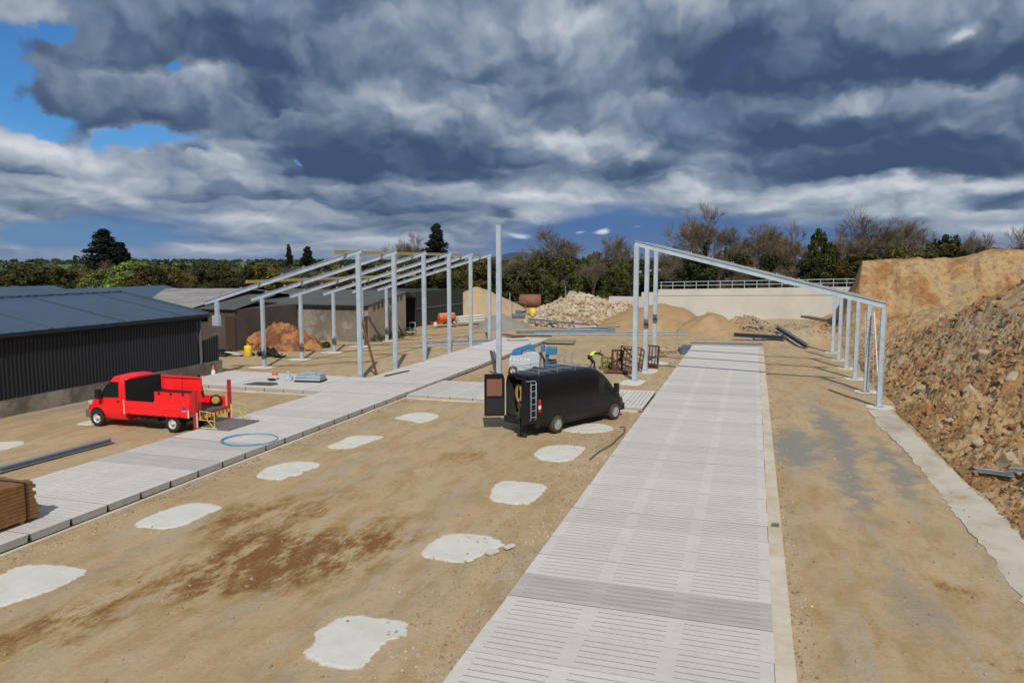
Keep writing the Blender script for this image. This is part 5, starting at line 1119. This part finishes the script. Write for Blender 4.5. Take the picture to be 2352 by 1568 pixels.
mb = MB(); mb.lathe([(.2, -.5), (.5, -.25), (.52, .15), (.3, .55), (.26, .57)], c=(0, 0, 1.1), axis='z', n=18); mb.build('mixer_drum', yel, yb); mb = MB(); mb.box(-.5, .5, -.35, .35, .15, .6); mb.build('mixer_base', yel, yb, bevel=.04)
for sx in (-.4, .4): mb = MB(); mb.tube([(sx*.4, .35, 0), (sx, 0, .9)], .03); mb.build('mixer_leg', darkgalv, yb)
# far rusty tanks, trailer
def rtank(lab, x, y, rz, L=2.2, rr=.95):
    r = thing('oil_tank', lab, 'tank', (x, y, gz(x, y)), rz); mb = MB(); mb.lathe([(rr*.4, -L/2-.1), (rr, -L/2), (rr, L/2), (rr*.4, L/2+.1)], c=(0, 0, rr+.15), axis='x', n=22); mb.build('tank_shell', tank_rust, r)
    for sx in (-.6, .6): mb = MB(); mb.box(sx-.08, sx+.08, -rr*.7, rr*.7, 0, .5); mb.build('cradle', rust, r)
rtank('rusty cylindrical tank in front of the hedge left of the rock pile', -32.9, 113, radians(12), 3.2, .95)
rtank('small rusty tank behind the rock pile near the left end of the concrete wall', -18.6, 101, radians(35), 2.2, .95)
rtank('short dark rusty tank just right of the other behind the rock pile', -16.6, 102.5, radians(-30), 1.6, .9)
mb = MB(); mb.prism([(-.8, .2), (.8, .2), (.6, 1.0), (.2, 1.25), (-.5, 1.3), (-.75, .9)], -.5, .5, Matrix(((1, 0, 0, 0), (0, 0, -1, 0), (0, 1, 0, 0), (0, 0, 0, 1)))); mb.tube([(-1.1, 0, 0), (-1.1, 0, 1.9)], .05); mb.box(.8, 1.05, -.2, .2, .2, 1.2)
obj_at('farm_machine', mat('faded_machine_paint', (.30, .33, .34), .6), mb, (-24.0, 104, 1.6), .2, .02, label='pale farm machine standing behind the crest of the rock pile', cat='machine')
trl = thing('trailer', 'low flat farm trailer with dark green load near the far hedge', 'trailer', (-36.4, 109.5, 0), .25)
mb = MB(); mb.box(-2.6, 1.8, -.9, .9, .7, .85); mb.build('deck', rust_red, trl); mb = MB(); mb.box(-.4, 1.4, -.8, .8, .85, 1.35); mb.build('load', mat('teal_sheet', (.05, .12, .13), .6), trl)
for sx in (-1.6, .6):
    for sy in (-.8, .8): wheel(trl, sx, sy, .36, .25, side=1 if sy > 0 else -1, spokes=0)
for sx in (-.3, 1.3): mb = MB(); mb.tube([(sx, -.8, .8), (sx, -.8, 2.3)], .04); mb.build('stake', pallet_m, trl)
mb = MB(); mb.box(-.3, .3, -.25, .25, 0, .1); mb.tube([(-.28, -.2, .1), (-.28, -.2, .8), (.28, -.2, .8), (.28, -.2, .1)], .03); mb.tube([(-.28, .2, .1), (-.28, .2, .8), (.28, .2, .8), (.28, .2, .1)], .03)
obj_at('steel_stillage', galv_dull, mb, (-33.0, 70.5, 0), .3, label='small grey stillage at the corner of the concrete shed', cat='stillage')
mb = MB(); mb.beam((-.6, 0, .15), (.6, .2, .15), .3, .06); obj_at('metal_sheet', galv, mb, (-31.6, 67.4, 0), label='small bright metal sheet on the ground by the concrete shed', cat='metal sheet')
# ---- grey and blue lift behind the van
lf = thing('boom_lift', 'grey and blue boom lift with the word FALCON on its side, behind the black van', 'boom lift', (-13.45, 45.2, .0), radians(8))
prof = []
mb = MB()
outl = [(-.98, .12), (.92, .12), (.95, 1.1), (.85, 1.36), (.5, 1.46), (.1, 1.40), (-.25, 1.22), (-.9, 1.16), (-1.0, .9)]
M = Matrix(((1, 0, 0, 0), (0, 0, -1, 0), (0, 1, 0, 0), (0, 0, 0, 1)))
mb.prism(outl, -.55, .55, M); ch = mb.build('housing', mat('pale_blue_grey_paint', (.42, .47, .53), .45, 0, .05, 1.), lf, bevel=.05)
FT = {'F': ['111', '100', '110', '100', '100'], 'A': ['010', '101', '111', '101', '101'], 'L': ['100', '100', '100', '100', '111'], 'C': ['111', '100', '100', '100', '111'], 'O': ['111', '101', '101', '101', '111'], 'N': ['101', '111', '111', '111', '101']}
mb = MB()
for i, chh in enumerate('FALCON'):
    for rr_, row in enumerate(FT[chh]):
        for cc, b_ in enumerate(row):
            if b_ == '1': x = -.88+.215*i+.042*cc; z = 1.06-.038*rr_; mb.box(x, x+.043, -.572, -.553, z-.039, z)
mb.build('lettering', white_p, ch)
mb = MB(); mb.box(-.9, .35, -.565, -.553, .70, .735); mb.build('stripe', white_p, ch)
mb = MB(); mb.beam((-.7, -.05, 1.42), (.35, -.05, 1.78), .34, .26); mb.box(-.80, -.25, -.30, .2, 1.22, 1.50); mb.beam((.3, -.05, 1.80), (.52, -.05, 1.35), .3, .28); mb.build('folded_boom', blue_p, lf, bevel=.03)
mb = MB(); mb.tube([(.6, .1, 1.35), (.95, .1, 1.3), (1.15, .1, .9), (1.2, .1, .2)], .07, 8); mb.build('hose_loop', blkplas, lf)
mb = MB(); mb.box(1.30, 1.95, -.3, .4, 1.25, 1.70); mb.box(.95, 1.2, -.1, .3, 1.4, 1.82); mb.box(1.45, 1.95, -.2, .3, .15, .8); mb.box(1.25, 1.45, -.15, .25, .15, 1.2); mb.build('boom_head', blue_p, lf, bevel=.03)
mb = MB(); mb.box(1.4, 1.98, -.32, -.29, .80, 1.0); mb.build('painted_shadow_gap', blkplas, lf)  # black strip stands in for the shadow between the boom parts
mb = MB(); mb.box(1.7, 2.9, -.5, .5, .12, .24); bk = mb.build('platform', blue_p, lf)
for x in (2.1, 2.45, 2.9):
    for y in (-.48, .48): mb = MB(); mb.tube([(x, y, .2), (x, y, 1.35)], .018); mb.build('guard_post', galv_dull, bk)
for z in (.75, 1.3):
    for y in (-.48, .48): mb = MB(); mb.tube([(2.1, y, z), (2.9, y, z)], .016); mb.build('guard_rail', galv_dull, bk)
    mb = MB(); mb.tube([(2.9, -.48, z), (2.9, .48, z)], .016); mb.build('guard_rail', galv_dull, bk)
for x in (-.7, .7):
    for y in (-.6, .6): wheel(lf, x, y, .28, .18, side=1 if y > 0 else -1, spokes=0)
mb = MB(); mb.beam((-.0, 0, 0), (-.25, -.2, 1.5), .16, .12, up=(1, 0, 0)); obj_at('plank', mat('dark_timber', (.10, .08, .07), .85), mb, (-15.15, 44.4, 0), label='dark plank leaning left of the tall lone pole', cat='plank')
# ---- rusty cages by the man
def cage(name, lab, loc, rz, sx, sy, sz, nb, m, r=.03, tilt=(0, 0), extra=()):
    e = thing(name, lab, 'cage', loc, rz, ); e.rotation_euler = (radians(tilt[0]), radians(tilt[1]), rz)
    X, Y, Z_ = sx/2, sy/2, sz; cs = [(x, y) for x in (-X, X) for y in (-Y, Y)]
    for x, y in cs: mb = MB(); mb.beam((x, y, 0), (x, y, Z_), r*2, r*2, up=(1, 0, 0)); mb.build('corner_post', m, e)
    for z in (.04, Z_*.5, Z_):
        for a, b_ in (((-X, -Y), (X, -Y)), ((-X, Y), (X, Y)), ((-X, -Y), (-X, Y)), ((X, -Y), (X, Y))):
            mb = MB(); mb.beam((a[0], a[1], z), (b_[0], b_[1], z), r*1.6, r*1.6); mb.build('rail', m, e)
    for q in range(nb):
        x = -X+sx*(q+1)/(nb+1)
        for y in (-Y, Y): mb = MB(); mb.tube([(x, y, 0), (x, y, Z_)], r*.6, 5); mb.build('bar', m, e)
    for a, b_, rr in extra: mb = MB(); mb.tube([a, b_], rr, 6); mb.build('brace', m, e)
    return e
cage('box_cage', 'yellow-green steel box frame in front of the bending person', (-8.95, 48.9, .0), .1, .75, .6, .72, 1, yelgreen, .05, extra=[((-.3, -.3, .1), (.3, .3, .2), .09), ((-.3, .2, .1), (.35, .2, .1), .1)])
cage('steel_cage', 'tall rusty frame standing in the middle of the scrap cages', (-8.15, 47.9, .0), .25, .6, .5, 1.35, 1, rust, .05, extra=[((-.3, -.2, .2), (.3, .2, .9), .05), ((-.28, .2, .5), (.28, -.2, 1.0), .05)])
cage('steel_cage', 'rusty barred hay-feeder cage leaning beside the first tall right-hand post', (-7.4, 48.3, .05), .35, 1.3, .9, 1.45, 5, rust, .03, (4, 6), extra=[((-.6, -.4, 1.4), (.6, .2, .4), .05), ((-.6, .3, .3), (.5, -.4, .2), .06)])
cage('steel_cage', 'rusty square cage between the first and second tall right-hand posts', (-6.3, 50.3, .0), .2, .8, .7, 1.45, 3, rust, .04, (-3, 4), extra=[((-.5, -.4, .5), (.9, .1, .9), .04), ((-.4, .0, .2), (.3, .0, .2), .12)])
mb = MB(); mb.prism([(-.9, -.25), (.5, -.4), (1.0, -.05), (.7, .35), (-.6, .35)], .04, .14); obj_at('metal_tray', rust_red, mb, (-8.0, 47.35, .0), .1, label='red-brown metal tray under the rusty cages', cat='tray')
mb = MB(); mb.box(-.28, .02, -.09, .09, 0, .07); obj_at('concrete_block', conc_white, mb, (-5.75, 16.85, .0), 1.05, .01, label='loose white block touching the corner of its pad', cat='block', group='loose white blocks')
mb = MB(); mb.box(-.14, .14, -.06, .06, 0, .07); obj_at('concrete_block', conc_white, mb, (-5.52, 17.2, .0), 1.05, .01, label='smaller loose white block a little further from the pad', cat='block', group='loose white blocks')
mb = MB(); mb.box(-.09, .09, -.05, .05, 0, .07); obj_at('junction_box', darkgalv, mb, (.75, 20.7, .035), .0, .006, label='small dark box on the pale kerb', cat='box')
mb = MB(); mb.beam((0, 0, .03), (.25, -.35, .05), .11, .07); obj_at('brick', orange, mb, (7.15, 32.6, .06), label='orange brick at the foot of the bank by the pale path', cat='brick')
# ------------------------------------------------------------------ trees
def leafmat(name, c1, c2, c3, tr=.25):
    M = bpy.data.materials.new(name); M.use_nodes = True; k = NT(M.node_tree); b = k.n['Principled BSDF']
    pos = k.new('ShaderNodeNewGeometry').outputs['Position']; oi = k.new('ShaderNodeObjectInfo').outputs['Random']
    n1 = k.noise(pos, .35, 4, .6); n2 = k.noise(pos, 2.5, 3, .6)
    c = k.ramp(n1, [(.35, c1), (.52, c2), (.68, c3)])
    c = k.mix(k.ramp(n2, [(.35, .45), (.6, 0.)]), c, tuple(q*.55 for q in c1))
    hs = k.new('ShaderNodeHueSaturation'); k.l.new(c, hs.inputs['Color']); k.put(hs.inputs['Value'], k.m('MULTIPLY_ADD', oi, .5, .75)); k.put(hs.inputs['Hue'], k.m('MULTIPLY_ADD', oi, .035, .483))
    k.l.new(hs.outputs[0], b.inputs['Base Color']); b.inputs['Roughness'].default_value = .7; b.inputs['Specular IOR Level'].default_value = .2
    return M
L_dark = leafmat('dark_foliage', (.020, .024, .006), (.036, .044, .010), (.062, .070, .016))
L_mid = leafmat('green_foliage', (.034, .040, .009), (.060, .068, .014), (.105, .112, .024))
L_olive = leafmat('olive_foliage', (.065, .052, .012), (.115, .095, .018), (.165, .15, .030))
L_lime = leafmat('lime_foliage', (.085, .11, .025), (.16, .21, .045), (.27, .32, .08))
L_twig = mat('bare_twigs', (.15, .125, .085), .9, 0, .2, .6)
L_twigr = mat('reddish_twigs', (.165, .125, .075), .9, 0, .2, .6)
L_con = leafmat('conifer_needles', (.008, .014, .009), (.014, .024, .013), (.022, .034, .016))
bark = mat('bark', (.065, .052, .042), .95, 0, .25, 2.)
def leaves(mb, R, c, r, n, size, flat=.8):
    for _ in range(n):
        # biased to the shell of the clump
        d = Vector((R.gauss(0, 1), R.gauss(0, 1), R.gauss(0, 1))); d.normalize(); rr = r*(.45+.6*R.random()**.6)
        q = Vector(c)+Vector((d.x*rr, d.y*rr, d.z*rr*flat)); a = Vector((R.gauss(0, 1), R.gauss(0, 1), R.gauss(0, .7))).normalized(); b_ = a.cross(d+Vector((R.gauss(0, .5), R.gauss(0, .5), R.gauss(0, .5))))
        if b_.length < .01: continue
        b_.normalize(); s = size*R.uniform(.6, 1.4)
        mb.v += [tuple(q-a*s*.5-b_*s*.3), tuple(q+a*s*.5-b_*s*.2), tuple(q+a*s*.35+b_*s*.35), tuple(q-a*s*.3+b_*s*.3)]; o = len(mb.v)-4; mb.f.append((o, o+1, o+2, o+3)); mb.sm.append(False)
def bushmesh(seed, m, nc=40, nl=120, size=.23, shape='round'):
    """unit bush: about 5 m wide, 5 m tall"""
    R_ = random.Random(seed); mb = MB()
    for i in range(nc):
        a = R_.uniform(0, 2*pi); h = R_.random()
        rad = (2.5*sqrt(max(0, 1-(h*1.02)**2.2)))*sqrt(R_.random()) if shape == 'round' else (2.2*(1-h)+.3)*sqrt(R_.random())
        leaves(mb, R_, (rad*cos(a), rad*sin(a), .4+h*4.3), R_.uniform(.35, 1.0)*(1-.35*h), nl, size)
    me = bpy.data.meshes.new('crown'); me.from_pydata(mb.v, [], mb.f); me.materials.append(m); return me
def limb(mb, R, p, d, L, r, depth, maxd, twl, tw_r, up=.25):
    d = d.normalized(); pts = [p.copy()]; q = p.copy(); dd = d.copy(); k_ = 3
    for i in range(k_):
        dd = (dd+Vector((R.gauss(0, .12), R.gauss(0, .12), R.gauss(0, .08)+up*.12))).normalized(); q = q+dd*L/k_; pts.append(q.copy())
    mb.tube(pts, r, 5 if depth < 2 else 3, r*.6, caps=False)
    if depth >= maxd: return
    n = R.randint(3, 4) if depth < 2 else R.randint(6, 8)
    for i in range(n):
        t_ = R.uniform(.45, 1.0); seg = min(k_-1, int(t_*k_)); b0 = pts[seg].lerp(pts[seg+1], t_*k_-seg)
        ax = Vector((R.gauss(0, 1), R.gauss(0, 1), R.gauss(0, .6))).normalized()
        nd = (dd+ax*R.uniform(.55, .95)).normalized(); nd.z += up*.4
        limb(mb, R, b0, nd, L*R.uniform(.55, .8), max(tw_r, r*R.uniform(.42, .6)), depth+1, maxd, twl, tw_r, up)
def baremesh(seed, h=11., spread=1., twig=.013):
    R_ = random.Random(seed); tb = MB(); tb.tube([(0, 0, -.3), (R_.gauss(0, .1), R_.gauss(0, .1), h*.18), (R_.gauss(0, .2), R_.gauss(0, .2), h*.36)], .34, 8, .22)
    cb_ = MB()
    top = Vector(tb.v[-8]); top = Vector((top.x, top.y, h*.34))
    for i in range(8):
        a = 2*pi*i/8+R_.uniform(-.3, .3); lean = R_.uniform(.2, .85)*spread; z0 = h*R_.uniform(.2, .36)
        limb(cb_, R_, Vector((top.x, top.y, z0)), Vector((cos(a)*lean, sin(a)*lean, 1.)), h*R_.uniform(.22, .31), .11, 0, 4, .5, twig)
    def mk(n_, b_, m): me = bpy.data.meshes.new(n_); me.from_pydata(b_.v, [], b_.f); me.materials.append(m); return me
    return mk('trunk', tb, bark), mk('crown', cb_, L_twig)
def coniferlayers(seed, h=12., w=3.2, m=L_con, top=.0, gap=0.):
    R_ = random.Random(seed); mb = MB(); nlay = 15
    for i in range(nlay):
        u = (i+.5)/nlay; z = h*(.22+.78*u); rad = w*(1-u)**.75*R_.uniform(.65, 1.1)+.25
        for j in range(11):
            if R_.random() < gap: continue
            a = R_.uniform(0, 2*pi); L_ = rad*R_.uniform(.45, 1.12); zz = z+R_.uniform(-.35, .35)
            for s in range(3): f_ = (s+1)/3; leaves(mb, R_, (cos(a)*L_*f_, sin(a)*L_*f_, zz-.1*f_*L_), .55*(1.15-.4*u), 34, .28, .75)
            mb.tube([(0, 0, z), (cos(a)*L_, sin(a)*L_, z-.05)], .05, 3, .02, caps=False)
    me = bpy.data.meshes.new('crown'); me.from_pydata(mb.v, [], mb.f); me.materials.append(m)
    tb = MB(); tb.tube([(0, 0, -.3), (.05, 0, h*.5), (0, 0, h*.97)], .28, 7, .05); t2 = bpy.data.meshes.new('trunk'); t2.from_pydata(tb.v, [], tb.f); t2.materials.append(bark)
    return t2, me
def plant(name, label, cat, x, y, z, meshes, sc, rz, group=None):
    e = thing(name, label, cat, (x, y, z), rz, group); e.scale = sc if hasattr(sc, '__len__') else (sc,)*3
    for n_, me in meshes: o = bpy.data.objects.new(n_, me); C.objects.link(o); o.parent = e
    return e
stub = MB().tube([(0, 0, -.3), (.05, .05, 1.6)], .16, 6, .1).mesh('trunk', bark)
BD = [bushmesh(s, L_dark) for s in (1, 2, 3)]; BG = [bushmesh(s, L_mid) for s in (4, 5, 6)]; BO = [bushmesh(s, L_olive, 44, 90, .20) for s in (7, 8, 9)]; BL_ = [bushmesh(10, L_lime, 44, 110, .22)]
K = dict(D=(BD, 'dark green'), G=(BG, 'fresh green'), O=(BO, 'olive-brown'), L=(BL_, 'lime green'))
Rt = random.Random(21)
cnt = [0]
def bush(x, y, top, w, kind, label=None, nm='hedge_bush', z=None):
    z = (-.3 if z is None else z); h = top-z; ms = K[kind][0]; i = cnt[0]; cnt[0] += 1
    lab = label or {'D': 'dark green bush of the thick hedge behind the site', 'G': 'fresh green bush of the thick hedge behind the site', 'O': 'olive-brown budding bush of the hedgerow behind the sheds', 'L': ''}[kind]
    return plant(nm, lab, 'bush', x, y, z, [('foliage', ms[i % len(ms)]), ('stem', stub)], (w/5., w/5., h/5.), Rt.uniform(0, 6.3), None if label else {'D': 'dark hedge bushes', 'G': 'green hedge bushes', 'O': 'olive hedge bushes'}[kind])
# hedge behind the rock pile and the wall (D px -> X by distance)
def xs_at(px, Y):  # horizontal position at distance Y for a picture column
    import math as m_; a = m_.atan((px-1176)/1746.) - radians(17.602); return Y*m_.tan(a)
Rt.seed(5)
for px in range(1120, 1990, 34):
    Y = 118+Rt.uniform(-3, 8); kd = 'G' if Rt.random() < .4 else 'D'; top = 6.9+Rt.uniform(-1.4, 1.5)
    bush(xs_at(px, Y), Y, top, Rt.uniform(5.5, 8), kd)
for px in range(1130, 2352, 60):
    Y = 132+Rt.uniform(-3, 6); bush(xs_at(px, Y), Y, 7.9+Rt.uniform(-1.2, 1.6) + .8*sstep(1700, 2200, px), Rt.uniform(7, 10), Rt.choice('DOOO'))
for px in range(1960, 2420, 36):
    Y = 104+Rt.uniform(-3, 6); bush(xs_at(px, Y), Y, 8.2+Rt.uniform(-1., .9) + .6*sstep(2100, 2350, px), Rt.uniform(5, 8), Rt.choice('DGOO'), z=3.0)
for px in range(-40, 800, 36):
    Y = 96+Rt.uniform(-4, 10); bush(xs_at(px, Y), Y, 5.7+Rt.uniform(-1.1, 1.1), Rt.uniform(5, 9), Rt.choice('OOOGGD'))
for px in range(740, 1160, 30):
    Y = 124+Rt.uniform(-6, 8); bush(xs_at(px, Y), Y, 6.6+Rt.uniform(-.9, .8), Rt.uniform(6, 9), Rt.choice('ODGD'))
for px in range(380, 1120, 44):
    Y = 150+Rt.uniform(-6, 10); bush(xs_at(px, Y), Y, 6.3+Rt.uniform(-1., 1.), Rt.uniform(7, 11), Rt.choice('OOGG'))
bush(-90.4, 94, 7.25, 9.5, 'L', 'bright lime-green rounded tree in the hedge behind the blue-grey roofs', 'broadleaf_tree')
bush(-95.0, 92, 5.6, 7, 'L', 'smaller lime-green bush left of the bright lime tree', 'broadleaf_tree')
bush(-60.5, 117, 6.9, 9, 'O', 'olive tree crown above the hedge left of the frames', 'broadleaf_tree')
# named trees
cm = [coniferlayers(31), coniferlayers(32, gap=.25), coniferlayers(33, gap=.1)]
def conifer(x, y, h, w, i, lab): t_, c2 = cm[i]; return plant('conifer', lab, 'conifer', x, y, -.3, [('trunk', t_), ('crown', c2)], (w/3.2, w/3.2, (h+.3)/12.), i*1.3, None)
conifer(-112.6, 110, 12.5, 5.4, 1, 'large dark cedar-like conifer with an uneven crown on the left skyline')
conifer(-109.6, 111, 10.2, 3.0, 1, 'thin ragged conifer leaning out right of the large dark one')
conifer(-100.6, 150, 10.6, 1.6, 0, 'small narrow spiky conifer on the skyline left of the first rafter')
conifer(-95.8, 150, 10.1, 3.2, 2, 'small broad conifer just right of the narrow one')
conifer(-64.4, 150, 14.6, 4.3, 2, 'tall dark conifer above the middle of the left-hand frames')
bm_ = [baremesh(s) for s in (41, 42, 43)]
ivy = bushmesh(51, L_dark, 16, 60, .3)
def bare(x, y, h, w, i, lab, ivyh=0, tm=None):
    t_, c2 = bm_[i]
    if tm: c2 = c2.copy(); c2.materials[0] = tm
    ms = [('trunk', t_), ('crown', c2)]; e = plant('bare_tree', lab, 'tree', x, y, -.3, ms, (w/7.5, w/7.5, (h+.3)/11.), i*2.+x, None)
    if ivyh: o = bpy.data.objects.new('ivy', ivy); C.objects.link(o); o.parent = e; o.scale = (.42, .42, ivyh/5.*11./h); o.location = (0, 0, 1.5)
    return e
bare(-70.2, 150, 13.1, 8.8, 0, 'pale bare tree just left of the tall dark conifer')
bare(-35.4, 135, 13.3, 13.1, 1, 'wide bare tree with dark ivy-clad trunk right of the lone pole', 5)
bare(-23.3, 135, 12.6, 6.9, 2, 'slim bare tree just left of the right-hand frame', 7)
bare(-7.95, 130, 16.4, 10.0, 0, 'tallest bare tree with rook nests, seen above the sloping rafter', 9, L_twigr)
bare(-3.6, 130, 13.3, 6.9, 1, 'slim bare tree just right of the tallest one')
bare(2.0, 130, 14.2, 8.8, 2, 'bare tree with ivy halfway along the sloping rafter', 7, L_twigr)
bare(5.2, 131, 13.1, 7.5, 0, 'smaller bare tree left of the round green one', 0, L_twigr)
bare(15.1, 125, 14.4, 11.2, 1, 'spreading bare tree above the left end of the earth terrace', 4)
bare(20.7, 125, 14.3, 12.5, 2, 'wide flat-topped bare tree right of the spreading one', 3, L_twigr)
bare(12.6, 126, 12.6, 7.5, 0, 'thin bare tree right of the round green one')
bare(-12.8, 132, 10.5, 6.2, 1, 'low bare tree left of the tallest tree')
bare(28.6, 118, 11.8, 6.2, 2, 'faint bare tree near the right edge')
bare(32.4, 112, 11.6, 6.9, 0, 'bare tree cut by the right edge')
for px in range(60, 1950, 62):
    if 800 < px < 1150: continue
    Y = 104 if px < 800 else 120; Y += Rt.uniform(-4, 6); e = bare(xs_at(px, Y), Y, Rt.uniform(5.6, 7.8) if px < 800 else Rt.uniform(6.5, 9.5), Rt.uniform(3.5, 6.5), px % 3, 'thin leafless sapling sticking out of the long hedge', 0, L_twigr if px % 2 else None); e['group'] = 'leafless saplings in the hedge'
bush(8.6, 118, 11.9, 5.4, 'G', 'tall rounded dark green evergreen tree right of the sloping rafter', 'evergreen_tree')
bush(10.3, 119, 9.6, 5.4, 'D', 'darker lower evergreen right of the rounded one', 'evergreen_tree')
bush(23.9, 112, 10.8, 6.2, 'D', 'large dark green bush standing above the earth terrace', 'evergreen_tree')
bush(21.9, 113, 9.6, 5.0, 'O', 'olive-green bush left of the large dark one above the terrace', 'broadleaf_tree')
for q, (dx_, dz_) in enumerate(((-.8, 11.6), (.4, 12.3), (1.0, 11.9))):
    mb = MB(); leaves(mb, Rt, (0, 0, 0), .3, 60, .18); obj_at('rook_nest', bark, mb, (-7.95+dx_, 129.6, dz_), label='dark rook nest high in the tallest bare tree', cat='nest', group='rook nests')
# distant woodland on the fields
mb = MB(); Rw = random.Random(77)
for i in range(2600):
    a = radians(Rw.uniform(-56, 20)); r = 190*(1500/190.)**Rw.random()
    if Rw.random() < .35: r = 330+floor(Rw.random()*7)*150+Rw.gauss(0, 6)
    c = (r*sin(a), r*cos(a), tz(r, a)+1.4); leaves(mb, Rw, (c[0], c[1], c[2]-.6), 2.2+r*.0012, 16, 1.5+r*.0018, .7)
me = bpy.data.meshes.new('distant_woodland'); me.from_pydata(mb.v, [], mb.f); me.materials.append(L_dark)
o = bpy.data.objects.new('distant_woodland', me); C.objects.link(o); tag(o, 'far hedges and woods on the rolling fields', kind='stuff')
# weeds by the concrete shed
mb = MB(); 
for x, y, rr in ((-40.2, 53.6, .9), (-39.6, 57.4, 1.0), (-32.9, 62.6, .8), (-32.6, 65.8, .9), (-32.8, 68.6, 1.1), (-34.8, 56.8, .5)): leaves(mb, Rw, (x, y, .25+gz(x, y)), rr, 260, .16, .45)
me = bpy.data.meshes.new('weeds'); me.from_pydata(mb.v, [], mb.f); me.materials.append(L_mid); o = bpy.data.objects.new('weeds', me); C.objects.link(o); tag(o, 'green weeds along the foot of the concrete shed', kind='stuff')
HM = bpy.data.materials.new('haze_air'); HM.use_nodes = True; k = NT(HM.node_tree); k.n.clear()
pv = k.new('ShaderNodeVolumePrincipled'); pv.inputs['Color'].default_value = (.62, .74, .92, 1); pv.inputs['Density'].default_value = 3.0e-5; pv.inputs['Anisotropy'].default_value = .2
ho = k.new('ShaderNodeOutputMaterial'); k.l.new(pv.outputs[0], ho.inputs['Volume'])
mb = MB(); mb.box(-11500, 11500, -11500, 11500, -8, 130); tag(mb.build('haze', HM), 'thin blue air towards the far hills', kind='stuff')
S.render.engine = 'CYCLES'
